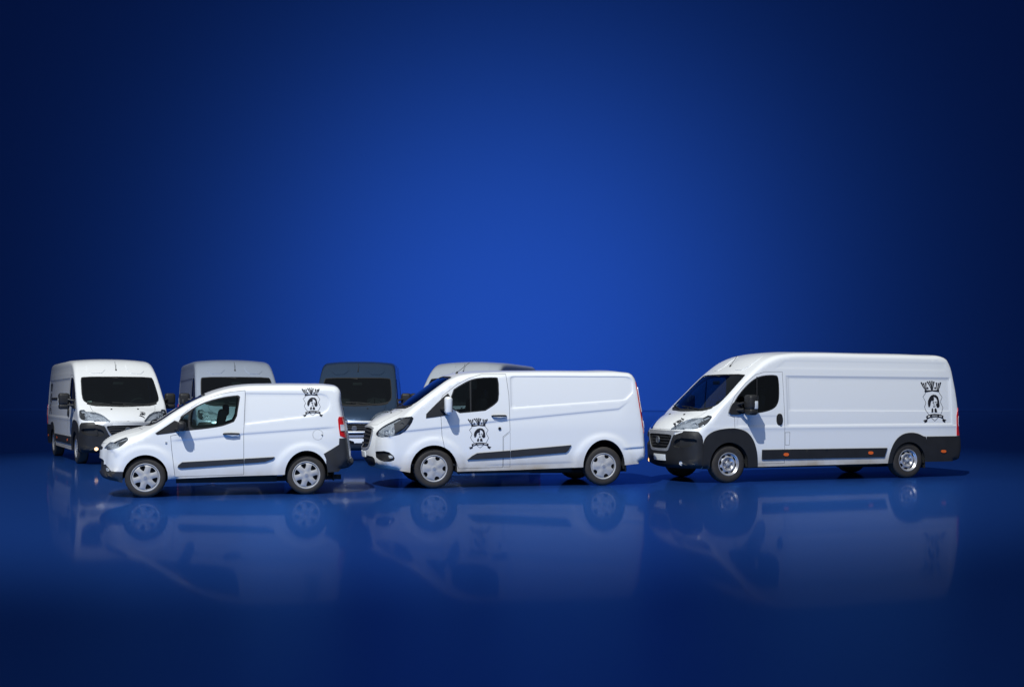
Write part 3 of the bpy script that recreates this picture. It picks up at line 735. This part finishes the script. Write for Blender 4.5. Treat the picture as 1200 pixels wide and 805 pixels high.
        hs = part('wing_mirror', join([rbox(-.34, sg * (W_ + .22), 1.51, .19, .25, .28, .06, 4), rbox(-.34, sg * (W_ + .22), 1.33, .17, .24, .12, .045, 4), rbox(-.33, sg * (W_ + .22), 1.415, .12, .21, .2, .03, 3)]), M['plastic'], root)
        part('mirror_glass', join([rbox(-.437, sg * (W_ + .22), 1.52, .004, .19, .22, .0), rbox(-.427, sg * (W_ + .22), 1.33, .004, .18, .08, .0)]), M['mirror'], hs)
        part('mirror_indicator', rbox(-.385, sg * (W_ + .335), 1.46, .07, .03, .15, .012, 2), M['milky'], hs)
        mudflap(v, BL_AXLE - .42, .99, sg)
        for ax, st_ in ((0, 0), (BL_AXLE, 0)): wheel(root, ax, sg, .352, 1.0, .225, 'steel')
    v.cappatch('windscreen_sticker', np.array([(b.sz(1.46), -.78), (b.sz(1.46), -.68), (b.sz(1.50), -.68), (b.sz(1.50), -.78)]), M['vinyl_white'], -.012, parent=o['windscreen'], wall=False)
    if right_rail:
        v.patch('door_rail', [(-2.55, 1.48), (-2.55, 1.54), (-4.5, 1.53), (-4.5, 1.47)], M['plastic'], .012, -1)
    wipers(v, [(.50, 1.375, -.25, 1.41), (-.30, 1.372, -.78, 1.46)])
    antenna(v, b.sz(2.20), 0, -.75, .22)
    for q in (1, -1):
        v.cappatch('washer_nozzle', chaikin([(b.sz(1.27), q * .3 - .02), (b.sz(1.27), q * .3 + .02), (b.sz(1.285), q * .3 + .02), (b.sz(1.285), q * .3 - .02)], 1), M['plastic'], .012)
    return v
FOGON = {}

# ================================================================== mid-size low van
BM_PROF = [
    (.62, .30, .02, .05, .06), (.86, .31, .06, .14, .16), (1.02, .36, .12, .24, .26), (1.095, .46, .15, .28, .30), (1.125, .60, .16, .30, .32), (1.13, .78, .16, .30, .32), (1.115, .93, .16, .30, .32),
    (1.085, 1.02, .15, .28, .32), (1.02, 1.095, .14, .26, .30), (.90, 1.18, .13, .22, .28), (.74, 1.26, .12, .18, .22), (.58, 1.325, .10, .14, .18), (.50, 1.37, .08, .10, .12), (.28, 1.535, .07, .08, .10), (0, 1.735, .06, .08, .10),
    (-.28, 1.915, .05, .08, .11), (-.42, 1.975, .045, .09, .12), (-.62, 2.015, .04, .09, .13), (-.95, 2.035, .035, .09, .14), (-1.6, 2.045, .03, .09, .14), (-2.8, 2.048, .03, .09, .14), (-3.45, 2.04, .03, .09, .13), (-3.60, 2.01, .025, .08, .10),
    (-3.685, 1.92, .03, .07, .09), (-3.74, 1.75, .04, .07, .09), (-3.80, 1.45, .05, .08, .10), (-3.855, 1.05, .05, .08, .10), (-3.875, .80, .05, .08, .10), (-3.89, .55, .05, .09, .11), (-3.87, .44, .05, .08, .10), (-3.72, .385, .03, .05, .06)]
def bm_w0(x, z):
    v = .99 - .03 * np.clip((.75 - z) / .5, 0, 1) ** 2 - .10 * np.clip((z - 1.0) / 1.0, 0, 3) ** 1.5
    return v - .07 * np.clip((x - .2) / .9, 0, 2) ** 2 - .03 * np.clip((-3.2 - x) / .7, 0, 1) ** 2
BM_AXLE = -3.035
def build_mid(root, paintm):
    disps = [crease([(.75, .965), (.447, 1.0), (-.14, 1.057), (-1.05, 1.155), (-1.35, 1.187), (-2.635, 1.306), (-3.319, 1.367), (-3.58, 1.55)], .002, .009, .10, .16, .35),
             recess([(-1.345, 1.90), (-1.345, 1.36), (-2.374, 1.432), (-3.40, 1.50), (-3.47, 1.52), (-3.59, 1.63), (-3.605, 1.68), (-3.605, 1.83), (-3.58, 1.90), (-3.50, 1.94), (-1.385, 1.94)], .012, .026),
             flare(0, .345, .42, .022, .07, .28), flare(BM_AXLE, .345, .42, .026, .09, .28),
             crease([(-3.36, .66), (-3.87, .69)], .006, .012, .03, .05, .1), crease([(-.8, .40), (-2.6, .44)], .0, .006, .03, .2, .3)]
    b = Body(BM_PROF, bm_w0, disps)
    af = arch(0.01, .405, .345, r2=.40); ar = arch(BM_AXLE - .0, .385, .345, r2=.47)
    v = Van(b, [(-3.69, .38), (-3.46, .36), (-2.62, .33), (-1.5, .30), (-.42, .285), (.42, .28)], [af, ar], root)
    v.lines = [[(.75, .965), (.447, 1.0), (-.14, 1.057), (-1.05, 1.155), (-1.35, 1.187), (-2.635, 1.306), (-3.319, 1.367)],
               [(.75, .945), (.447, .98), (-.14, 1.037), (-1.05, 1.135), (-1.35, 1.167), (-2.635, 1.286), (-3.319, 1.347)],
               [(-1.36, 1.915), (-3.52, 1.915)], [(-1.38, 1.39), (-2.37, 1.46), (-3.4, 1.53)]]
    win = chaikin([(-.30, 1.275), (-.292, 1.67), (-.50, 1.80), (-.641, 1.868), (-.80, 1.905), (-1.08, 1.915), (-1.145, 1.90), (-1.145, 1.53), (-1.09, 1.45), (-.91, 1.335), (-.88, 1.325)], 1)
    sail = chaikin([(.225, 1.195), (-.118, 1.534), (-.285, 1.665), (-.292, 1.275), (-.10, 1.235)], 1)
    glass = offset_poly(win, .02)
    door = [(-.168, .70), (-.13, .90), (-.113, 1.225), (-.06, 1.262), (-.14, 1.585), (-.40, 1.785), (-.62, 1.90), (-.85, 1.965), (-1.277, 1.97), (-1.321, 1.595), (-1.334, .976), (-1.207, .878), (-1.207, .345), (-.42, .335), (-.35, .52), (-.26, .64)]
    head = chaikin([(.975, 1.0), (.93, 1.045), (.68, 1.185), (.52, 1.22), (.345, 1.243), (.40, 1.10), (.54, .945), (.75, .895), (.92, .878), (.965, .93)], 1)
    fog = chaikin([(1.0, .63), (.80, .655), (.672, .545), (.70, .472), (.90, .465), (.985, .56)], 1)
    v.regs += [dict(name='side_window', poly=glass, mat=M['glass_dark'], off=-.010, parent='cab_door'), dict(name='window_seal', poly=win, mat=M['seal'], parent='cab_door'),
               dict(name='mirror_sail', poly=sail, mat=M['plastic'], off=.006),
               dict(name='headlight', poly=head, mat=M['housing'], off=-.055, cover=M['lens']),
               dict(name='fog_lamp_recess', poly=fog, mat=M['plastic'], off=-.03),
               dict(name='tail_lamp', poly=[(-3.655, 1.83), (-3.665, 1.72), (-3.755, 1.05), (-3.79, .92), (-4.2, .92), (-4.2, 1.83)], mat=M['red'], off=.008),
               dict(name='cab_door', poly=door, mat=paintm, gap=.006),
               dict(name='quarter_panel', poly=[(-1.214, .352), (-1.214, .868), (-1.334, .960), (-1.334, .352)], mat=paintm, gap=.004)]
    ws = chaikin(sym([(.0, 1.385), (.55, 1.40), (.74, 1.44), (.77, 1.55), (.74, 1.86), (.70, 1.925), (.0, 1.94)]), 1)
    cap_one(v, 'windscreen', offset_poly(ws, .02), M['screen'], off=-.006); cap_one(v, 'windscreen_seal', ws, M['seal'], parent='windscreen')
    cap_one(v, 'cowl', sym([(0, 1.352), (.60, 1.365), (.72, 1.41), (.72, 1.44), (0, 1.44)]), M['plastic'])
    cap_one(v, 'grille', chaikin(sym([(0, 1.035), (.44, 1.03), (.50, .96), (.46, .78), (.38, .69), (0, .68)]), 1), M['seal'], off=-.03)
    cap_one(v, 'grille_frame', chaikin(sym([(0, 1.06), (.47, 1.055), (.54, .96), (.49, .75), (.40, .655), (0, .645)]), 1), M['satin'], off=.008)
    cap_one(v, 'lower_intake', chaikin(sym([(0, .55), (.50, .55), (.60, .50), (.58, .38), (0, .36)]), 1), M['plastic'], off=-.012)
    cap_one(v, 'bonnet', sym([(0, 1.075), (.50, 1.085), (.56, 1.20), (.60, 1.33), (0, 1.345)]), paintm, gap=.006)
    cap_one(v, 'front_bumper', sym([(0, .1), (1.1, .1), (1.1, .86), (.5, .86), (0, .84)]), paintm, gap=.0)
    for sg in (1, -1):
        rq = [(sg * .76, 1.83), (sg * 1.2, 1.83), (sg * 1.2, .92), (sg * .84, .92)]; rq = rq if sg < 0 else rq[::-1]
        v.capregs.append(dict(name='tail_lamp', poly=b.yz(rq, True), mat=M['red'], side=sg, merge=False, off=.008))
        dq = [(sg * .006, .66), (sg * .80, .66), (sg * .72, 1.90), (sg * .006, 1.93)]
        v.capregs.append(dict(name='rear_door', poly=b.yz(dq, True), mat=paintm, side=sg, merge=False, gap=.006))
    o = v.build(paintm)
    v.arch_liners(); underbody(v, .45, -3.56, [0, BM_AXLE], .68, .23, .42)
    lining(v, -1.42, .70, .40, [glass], 2.0)
    cabin(v, -1.40, .38, .86, .40, 1.20, (.45, -.45), .44, -.62, 1.62, 1.93)
    for sg in (1, -1):
        h = o[('headlight', sg)]
        gp = [tuple(b.side(np.array([q]), -.045, sg)[0]) for q in ((.83, .985), (.69, 1.03), (.56, 1.10))]
        lamp_guts(v, list(zip(gp, [(1, sg * 1.2, .1), (.8, sg * 1.4, .1), (.7, sg * 1.4, .1)])), h, .046)
        v.patch('lamp_strip', [(.86, .91), (.74, .915), (.58, .97), (.45, 1.10), (.43, 1.09), (.56, .955), (.73, .90), (.85, .895)], M['satin'], -.02, sg, h, wall=False)
        f = o.get(('fog_lamp_recess', sg))
        v.patch('fog_lamp', chaikin([(.80, .575), (.72, .575), (.70, .53), (.76, .52)], 1), M['housing'], -.012, sg, f, base=-.028)
        v.patch('rub_strip', [(-.575, .487), (-.66, .555), (-.745, .60), (-1.327, .640), (-1.327, .520)], M['trim'], .020, sg)
        v.patch('rub_strip', [(-1.341, .641), (-1.341, .521), (-2.33, .592), (-2.38, .63), (-2.43, .723)], M['trim'], .020, sg)
        v.patch('handle_recess', chaikin([(-1.04, 1.275), (-1.23, 1.28), (-1.23, 1.19), (-1.06, 1.19)], 2), M['satin'] if 0 else paintm, .002, sg)
        handle(v, -1.005, -1.262, 1.238, sg)
        c = b.side(np.array([(-1.144, 1.022)]), .004, sg)[0]
        part('door_lock', tube([c - np.array([0, sg * .01, 0]), c + np.array([0, sg * .012, 0])], .026, 14), M['plastic'], root)
        v.patch('window_divider', [(-.625, 1.31), (-.648, 1.31), (-.655, 1.865), (-.625, 1.855)], M['seal'], .003, sg)
        v.patch('lamp_upper_lens', chaikin([(-3.69, 1.74), (-3.705, 1.60), (-3.745, 1.30), (-3.755, 1.30), (-3.73, 1.60), (-3.70, 1.74)], 1), M['milky'], .016, sg, o.get(('tail_lamp', sg)), base=.006)
        v.patch('lamp_lower_lens', chaikin([(-3.775, 1.14), (-3.79, 1.02), (-3.80, 1.02), (-3.79, 1.14)], 1), M['milky'], .016, sg, o.get(('tail_lamp', sg)), base=.006)
        W_ = .965
        arm = part('mirror_arm', tube([(-.12, sg * (W_ - .03), 1.355), (-.19, sg * (W_ + .12), 1.36)], .04, 10), M['plastic'], root)
        hs = part('wing_mirror', join([rbox(-.215, sg * (W_ + .165), 1.425, .12, .21, .30, .05, 4)]), paintm, root)
        part('mirror_glass', rbox(-.277, sg * (W_ + .165), 1.43, .004, .16, .23, 0), M['mirror'], hs)
        mudflap(v, BM_AXLE - .41, .96, sg, .30, .42); mudflap(v, -.44, .96, sg, .18, .30)
        wheel(root, 0, sg, .345, .955, .215, 'five', rimr=.218); wheel(root, BM_AXLE, sg, .345, .955, .215, 'five', rimr=.218)
    for z in (.76, .84, .92, .99):
        pts = [tuple(b.cap(np.array([[b.sz(z), y]]), -.012)[0]) for y in np.linspace(-.44, .44, 9)]
        part('grille_bar', tube(pts, .012, 6), M['trim'], o['grille'])
    q = np.array([(b.sz(.60), -.26), (b.sz(.60), .26), (b.sz(.70), .26), (b.sz(.70), -.26)])
    v.cappatch('number_plate', np.array([(b.sz(.52), -.26), (b.sz(.52), .26), (b.sz(.62), .26), (b.sz(.62), -.26)]), M['plate'], .012)
    wipers(v, [(.45, 1.405, -.25, 1.44), (-.28, 1.402, -.70, 1.47)])
    for y in (.25, -.25): v.cappatch('washer_nozzle', chaikin([(b.sz(1.29), y - .02), (b.sz(1.29), y + .02), (b.sz(1.30), y + .02), (b.sz(1.30), y - .02)], 1), M['plastic'], .014)
    antenna(v, b.sz(1.99), .45, -1.2, .20)
    return v

# ================================================================== small van
BS_PROF = [
    (.42, .235, .02, .04, .05), (.58, .245, .05, .12, .14), (.70, .285, .10, .22, .24), (.745, .36, .13, .26, .28), (.752, .50, .14, .28, .30), (.745, .66, .14, .28, .30), (.735, .76, .14, .28, .30), (.70, .845, .13, .26, .30),
    (.62, .915, .12, .22, .27), (.48, .985, .11, .18, .22), (.30, 1.045, .10, .15, .18), (.10, 1.095, .09, .12, .15), (.0, 1.13, .08, .09, .11), (-.145, 1.205, .07, .08, .10), (-.34, 1.335, .06, .08, .10), (-.58, 1.48, .05, .08, .10), (-.82, 1.60, .045, .08, .11),
    (-1.05, 1.69, .04, .08, .12), (-1.28, 1.75, .035, .08, .12), (-1.52, 1.782, .03, .08, .12), (-1.90, 1.795, .03, .08, .12), (-2.5, 1.797, .03, .08, .12), (-2.88, 1.785, .03, .08, .10), (-3.01, 1.76, .03, .07, .09), (-3.065, 1.70, .03, .06, .08),
    (-3.12, 1.50, .07, .07, .09), (-3.19, 1.20, .09, .07, .09), (-3.245, .90, .10, .08, .10), (-3.275, .66, .10, .08, .10), (-3.285, .56, .10, .09, .11), (-3.315, .53, .12, .11, .14), (-3.315, .46, .12, .11, .14), (-3.25, .40, .10, .10, .12), (-3.05, .365, .04, .05, .06)]
def bs_w0(x, z):
    v = .875 - .03 * np.clip((.7 - z) / .5, 0, 1) ** 2 - .105 * np.clip((z - .85) / .9, 0, 3) ** 1.5
    return v - .07 * np.clip((x - .1) / .65, 0, 2) ** 2 - .05 * np.clip((-2.5 - x) / .7, 0, 1) ** 2
BS_AXLE = -2.487
def build_small(root, paintm):
    cr = [(-.30, .895), (-.40, .901), (-.769, .92), (-1.50, .995), (-2.206, 1.044), (-3.05, 1.10)]
    disps = [crease(cr, .002, .008, .08, .14, .3),
             recess([(-1.515, 1.64), (-1.50, 1.122), (-1.87, 1.168), (-2.60, 1.255), (-2.74, 1.285), (-2.84, 1.35), (-2.885, 1.44), (-2.87, 1.54), (-2.82, 1.60), (-2.74, 1.628)], .009, .028),
             flare(0, .315, .385, .020, .07, .30), flare(BS_AXLE, .315, .385, .022, .08, .30)]
    b = Body(BS_PROF, bs_w0, disps, .04)
    af = arch(.0, .34, .325, r2=.345); ar = arch(BS_AXLE, .345, .325, r2=.385)
    v = Van(b, [(-3.0, .36), (-2.84, .355), (-2.12, .325), (-1.2, .31), (-.35, .285), (.35, .24)], [af, ar], root)
    v.lines = [cr, [(x, z - .02) for x, z in cr]]
    win = chaikin([(-.49, 1.225), (-.683, 1.372), (-.80, 1.445), (-.943, 1.508), (-1.162, 1.568), (-1.30, 1.59), (-1.45, 1.603), (-1.435, 1.50), (-1.385, 1.19), (-1.25, 1.135), (-1.14, 1.10), (-.90, 1.065), (-.683, 1.045), (-.515, 1.03)], 1)
    sail = chaikin([(-.10, .972), (-.30, 1.105), (-.485, 1.235), (-.505, 1.03), (-.40, 1.005)], 1)
    quarter = [(-.50, 1.04), (-.495, 1.215), (-.672, 1.35), (-.652, 1.20), (-.66, 1.055)]
    glass1 = chaikin([(-.512, 1.058), (-.508, 1.21), (-.655, 1.325), (-.642, 1.20), (-.648, 1.07)], 1)
    glass2 = chaikin([(-.685, 1.075), (-.672, 1.19), (-.695, 1.355), (-.80, 1.425), (-.943, 1.488), (-1.162, 1.548), (-1.30, 1.57), (-1.425, 1.582), (-1.415, 1.49), (-1.37, 1.20), (-1.24, 1.152), (-1.13, 1.12), (-.90, 1.088)], 1)
    door = [(-.445, .318), (-.424, .487), (-.391, .778), (-.378, .965), (-.50, .985), (-.53, 1.262), (-.683, 1.41), (-.82, 1.492), (-.943, 1.555), (-1.162, 1.625), (-1.30, 1.655), (-1.525, 1.680), (-1.53, 1.60), (-1.503, 1.015), (-1.503, .335)]
    head = chaikin([(.70, .755), (.69, .84), (.60, .892), (.50, .935), (.322, .952), (.24, .915), (.335, .825), (.43, .768), (.58, .742)], 1)
    v.regs += [dict(name='quarter_window', poly=glass1, mat=M['glass'], off=-.008, parent='cab_door'), dict(name='side_window', poly=glass2, mat=M['glass'], off=-.008, parent='cab_door'),
               dict(name='window_seal', poly=win, mat=M['seal'], parent='cab_door'), dict(name='mirror_sail', poly=sail, mat=M['plastic'], off=.004),
               dict(name='headlight', poly=head, mat=M['housing'], off=-.05, cover=M['lens']),
               dict(name='front_bumper', poly=[(.9, .1), (.9, .515), (.62, .508), (.565, .47), (.515, .415), (.33, .412), (.33, .1)], mat=M['trim'], merge=True),
               dict(name='tail_lamp', poly=chaikin([(-2.99, 1.25), (-3.06, 1.245), (-3.4, 1.24), (-3.4, .905), (-3.03, .90), (-3.005, 1.07)], 1), mat=M['red'], off=.008),
               dict(name='rear_bumper', poly=[(-3.015, .90), (-3.4, .90), (-3.4, .1), (-2.80, .1), (-2.80, .56), (-2.76, .655), (-2.88, .72), (-3.01, .80)], mat=M['trim'], merge=True, off=.006),
               dict(name='fuel_flap', poly=[(-2.67 + .085 * math.cos(a), .961 + .085 * math.sin(a)) for a in np.linspace(0, 2 * math.pi, 20, endpoint=False)], mat=paintm, gap=.004, only=1),
               dict(name='cab_door', poly=door, mat=paintm, gap=.006)]
    ws = chaikin(sym([(.0, 1.13), (.50, 1.14), (.655, 1.18), (.675, 1.28), (.64, 1.55), (.60, 1.615), (.0, 1.63)]), 1)
    cap_one(v, 'windscreen', offset_poly(ws, .02), M['screen'], off=-.006); cap_one(v, 'windscreen_seal', ws, M['seal'], parent='windscreen')
    cap_one(v, 'cowl', sym([(0, 1.105), (.55, 1.115), (.64, 1.16), (.64, 1.19), (0, 1.19)]), M['plastic'])
    cap_one(v, 'grille', chaikin(sym([(0, .60), (.42, .60), (.48, .54), (.40, .40), (0, .38)]), 1), M['seal'], off=-.03)
    cap_one(v, 'upper_grille', chaikin(sym([(0, .79), (.34, .79), (.38, .76), (.34, .73), (0, .725)]), 1), M['seal'], off=-.012)
    cap_one(v, 'front_bumper', sym([(0, .1), (1, .1), (1, .515), (.50, .51), (0, .50)]), M['trim'])
    cap_one(v, 'bonnet', sym([(0, .83), (.42, .835), (.50, .93), (.56, 1.06), (0, 1.098)]), paintm, gap=.006)
    cap_pair(v, 'headlight', [(.44, .76), (.80, .76), (.80, .87), (.50, .86)], M['housing'], off=-.05, cover=M['lens'])
    for sg in (1, -1):
        rq = [(sg * .70, 1.24), (sg * 1.2, 1.24), (sg * 1.2, .90), (sg * .73, .90)]; rq = rq if sg < 0 else rq[::-1]
        v.capregs.append(dict(name='tail_lamp', poly=b.yz(rq, True), mat=M['red'], side=sg, merge=False, off=.008))
        dq = [(sg * .006, .58), (sg * .69, .58), (sg * .66, 1.30), (sg * .62, 1.66), (sg * .006, 1.70)]
        wq = [(sg * .06, 1.16), (sg * .58, 1.16), (sg * .55, 1.56), (sg * .06, 1.58)]
        v.capregs.append(dict(name='rear_window', poly=b.yz(wq, True), mat=M['screen'], side=sg, merge=False, off=-.006, parent='rear_door'))
        v.capregs.append(dict(name='rear_door', poly=b.yz(dq, True), mat=paintm, side=sg, merge=False, gap=.006))
    cap_one(v, 'rear_bumper', sym([(0, .1), (1, .1), (1, .90), (.72, .90), (.70, .56), (0, .56)]), M['trim'], rear=True, off=.006)
    o = v.build(paintm, .055, .032)
    v.arch_liners(.5); underbody(v, .40, -2.96, [0, BS_AXLE], .60, .20, .40, .45)
    lining(v, -1.62, .40, .38, [glass1, glass2], 1.68)
    cabin(v, -1.60, .05, .74, .36, 1.02, (.37, -.37), .37, -.86, 1.36, 1.66)
    for sg in (1, -1):
        h = o[('headlight', sg)]
        gp = [tuple(b.side(np.array([q]), -.042, sg)[0]) for q in ((.54, .825), (.42, .865))]
        lamp_guts(v, list(zip(gp, [(1, sg * 1.2, .1), (.7, sg * 1.4, .1)])), h, .036)
        v.patch('fog_lamp', chaikin([(.60, .465), (.56, .455), (.535, .41), (.585, .40)], 1), M['housing'], .012, sg, base=.003)
        v.patch('rub_strip', [(-.485, .47), (-.495, .50), (-.555, .548), (-1.497, .590), (-1.497, .512), (-.531, .452)], M['trim'], .018, sg)
        v.patch('rub_strip', [(-1.509, .591), (-1.982, .613), (-1.96, .579), (-1.825, .535), (-1.509, .513)], M['trim'], .018, sg)
        v.patch('handle_recess', chaikin([(-1.22, .995), (-1.41, 1.0), (-1.38, .925), (-1.26, .925)], 2), paintm, .002, sg)
        handle(v, -1.185, -1.43, .985, sg, out=.04)
        v.patch('lamp_insert', [(-3.028, 1.12), (-3.078, 1.12), (-3.095, 1.02), (-3.036, 1.02)], M['milky'], .022, sg, o.get(('tail_lamp', sg)), base=.006)
        c = b.side(np.array([(-.315, .853)]), .002, sg)[0]
        part('side_repeater', rbox(*c, .03, .012, .04, .008), M['housing'], root)
        W_ = .83
        part('mirror_arm', tube([(-.43, sg * (W_ - .02), 1.055), (-.50, sg * (W_ + .09), 1.06)], .03, 8), M['plastic'], root)
        hs = part('wing_mirror', rbox(-.55, sg * (W_ + .155), 1.115, .13, .22, .155, .05, 4), M['plastic'], root)
        part('mirror_glass', rbox(-.617, sg * (W_ + .155), 1.117, .004, .17, .11, 0), M['mirror'], hs)
        wheel(root, 0, sg, .315, .845, .19, 'six', rimr=.208); wheel(root, BS_AXLE, sg, .315, .835, .19, 'six', rimr=.208)
    c = b.side(np.array([(-2.735, .958)]), .004, 1)[0]; part('flap_lock', tube([c, c + np.array([0, .008, 0])], .010, 10), M['seal'], root)
    wipers(v, [(.40, 1.155, -.25, 1.185), (-.22, 1.152, -.60, 1.22)])
    part('rear_wiper', tube([(-3.20, .25, 1.12), (-3.235, .0, 1.16), (-3.2, -.3, 1.2)], .01, 6), M['seal'], root)
    part('rear_plate_lamp', rbox(-3.30, 0, .80, .05, .5, .05, .01), M['plastic'], root)
    return v

# ================================================================== place the vans
def stand(root, face_pt, psi, wface, scale=1.):
    """near side (left flank) passes through face_pt under the front axle, nose to the left of the picture"""
    p = R(psi); left = Vector((math.sin(p), -math.cos(p), 0))
    root.location = Vector((face_pt[0], face_pt[1], 0)) - left * wface * scale; root.rotation_euler = (0, 0, math.pi + p); root.scale = (scale,) * 3
def park(root, front_xy, phi, scale=1.):
    root.location = (front_xy[0], front_xy[1], 0); root.rotation_euler = (0, 0, R(phi) - math.pi / 2); root.scale = (scale,) * 3

r_small = thing('small_van', 'small white panel van with clear green-tinted side window and black corner bumpers', 'van')
vs = build_small(r_small, M['white']); stand(r_small, (-5.73, 18.67), 14, .845)
emblem(vs, -2.585, 1.49, .335, .27, 1); emblem(vs, -2.585, 1.49, .335, .27, -1)

r_mid = thing('low_roof_van', 'middle white low-roof van with white wing mirror and black emblem on its cab door', 'van')
vm = build_mid(r_mid, M['white_dusty']); stand(r_mid, (-1.337, 20.5), 13, .955)
emblem(vm, -.79, .945, .41, .31, 1); emblem(vm, -.79, .945, .41, .31, -1)

FOGON['high_roof_van'] = (-1,)
r_big = thing('high_roof_van', 'long white high-roof van at the right end with amber side markers along its flank', 'van')
vb = build_large(r_big, M['white_dusty']); stand(r_big, (3.952, 21.8), 19.5, 1.0, .975)

def tree_copy(root, name):
    r = root.copy(); col.objects.link(r); r.name = name
    def rec(o, p):
        for ch in o.children:
            if ch.name.split('.')[0] in ('number_plate',): continue
            c = ch.copy(); col.objects.link(c); c.parent = p; rec(ch, c)
    rec(root, r); return r
rears = []
for i in range(4): rears.append(tree_copy(r_big, 'high_roof_van'))
def repaint(root, old, new):
    for o in [root] + list(root.children_recursive):
        if o.type == 'MESH' and o.material_slots and o.data.materials[0] == old:
            o.material_slots[0].link = 'OBJECT'; o.material_slots[0].material = new
G = 'high-roof vans parked behind the front row'
info = [((-9.34, 28.5), 28, None, 'white high-roof van facing forward at the far left, one fog lamp glowing'),
        ((-6.64, 28.96), 20, M['silver'], 'silver high-roof van showing only its roof and top of windscreen behind the small white van'),
        ((-3.9, 30.0), 4, M['slate'], 'dark slate-blue high-roof van with two bright grille bars between the small and middle vans'),
        ((-1.42, 30.6), -14, M['pale_silver'], 'pale silver high-roof van whose roof just shows above the cab of the middle van')]
for r, (xy, phi, m, lab) in zip(rears, info):
    r['label'] = lab; r['group'] = G; park(r, xy, phi)
    if m: repaint(r, M['white_dusty'], m)
emblem(vb, -4.66, 1.52, .58, .485, 1); emblem(vb, -4.66, 1.52, .58, .485, -1); hood_emblem(vb, .42, 1.13, .20)
v0 = Van.__new__(Van); v0.b = vb.b; v0.root = rears[0]
emblem(v0, -4.66, 1.52, .58, .485, -1); emblem(v0, -4.66, 1.52, .58, .485, 1); hood_emblem(v0, .36, 1.14, .18)
bb = vb.b
vb.cappatch('number_plate', np.array([(bb.sz(.40), -.20), (bb.sz(.40), .26), (bb.sz(.515), .26), (bb.sz(.515), -.20)]), M['plate'], .014)
v2 = Van.__new__(Van); v2.b = bb; v2.root = rears[2]
v2.cappatch('number_plate', np.array([(bb.sz(.44), -.26), (bb.sz(.44), .26), (bb.sz(.55), .26), (bb.sz(.55), -.26)]), M['plate'], .014)
for z, hw in ((.94, .66), (.70, .50)):
    pts = [tuple(bb.cap(np.array([[bb.sz(z), y]]), .02)[0]) for y in np.linspace(-hw, hw, 13)]
    part('bright_grille_bar', tube(pts, .026, 8), M['milky'], rears[2])

# ================================================================== studio: floor running up into a curved backdrop
fm = bpy.data.materials.new('blue_gloss_floor'); fm.use_nodes = True; nt = fm.node_tree; nt.nodes.clear()
o_ = N(fm, 'ShaderNodeOutputMaterial'); df = N(fm, 'ShaderNodeBsdfDiffuse'); df.inputs[0].default_value = (.0038, .015, .098, 1)
ga = N(fm, 'ShaderNodeBsdfGlossy'); ga.inputs[0].default_value = (.9, .9, .9, 1); ga.inputs['Roughness'].default_value = .05
gb = N(fm, 'ShaderNodeBsdfGlossy'); gb.inputs[0].default_value = (.08, .33, .95, 1); gb.inputs['Roughness'].default_value = .38; gb.distribution = 'MULTI_GGX'
a1 = N(fm, 'ShaderNodeMixShader'); a1.inputs[0].default_value = .38; nt.links.new(df.outputs[0], a1.inputs[1]); nt.links.new(gb.outputs[0], a1.inputs[2])
a2 = N(fm, 'ShaderNodeMixShader'); lw = N(fm, 'ShaderNodeLayerWeight'); lw.inputs[0].default_value = .5      # grazing sheen: mirrors more the flatter one looks along it
pw = N(fm, 'ShaderNodeMath', operation='POWER'); pw.inputs[1].default_value = 31; nt.links.new(lw.outputs['Facing'], pw.inputs[0])
ml = N(fm, 'ShaderNodeMath', operation='MULTIPLY', use_clamp=True); ml.inputs[1].default_value = 1.6; nt.links.new(pw.outputs[0], ml.inputs[0]); nt.links.new(ml.outputs[0], a2.inputs[0]); nt.links.new(a1.outputs[0], a2.inputs[1]); nt.links.new(ga.outputs[0], a2.inputs[2]); nt.links.new(a2.outputs[0], o_.inputs[0])
wm = mat('blue_backdrop', (.015, .078, .40), .85, spec=.1)
fl = link('studio_floor', mesh_from('studio_floor', [(-160, -40, 0), (160, -40, 0), (160, WALL_Y - 0.3, 0), (-160, WALL_Y - 0.3, 0)], [(0, 1, 2, 3)], False), fm); fl['kind'] = 'structure'
V = []; F = []; Rc = 0.3
prof = [(WALL_Y - 0.3 + Rc * math.sin(a), Rc - Rc * math.cos(a)) for a in np.linspace(0, math.pi / 2, 24)] + [(WALL_Y, 70)]
for y, z in prof: V += [(-160, y, z), (160, y, z)]
for i in range(len(prof) - 1): F.append((2 * i, 2 * i + 1, 2 * i + 3, 2 * i + 2))
bd = link('backdrop', mesh_from('backdrop', V, F), wm); bd['kind'] = 'structure'
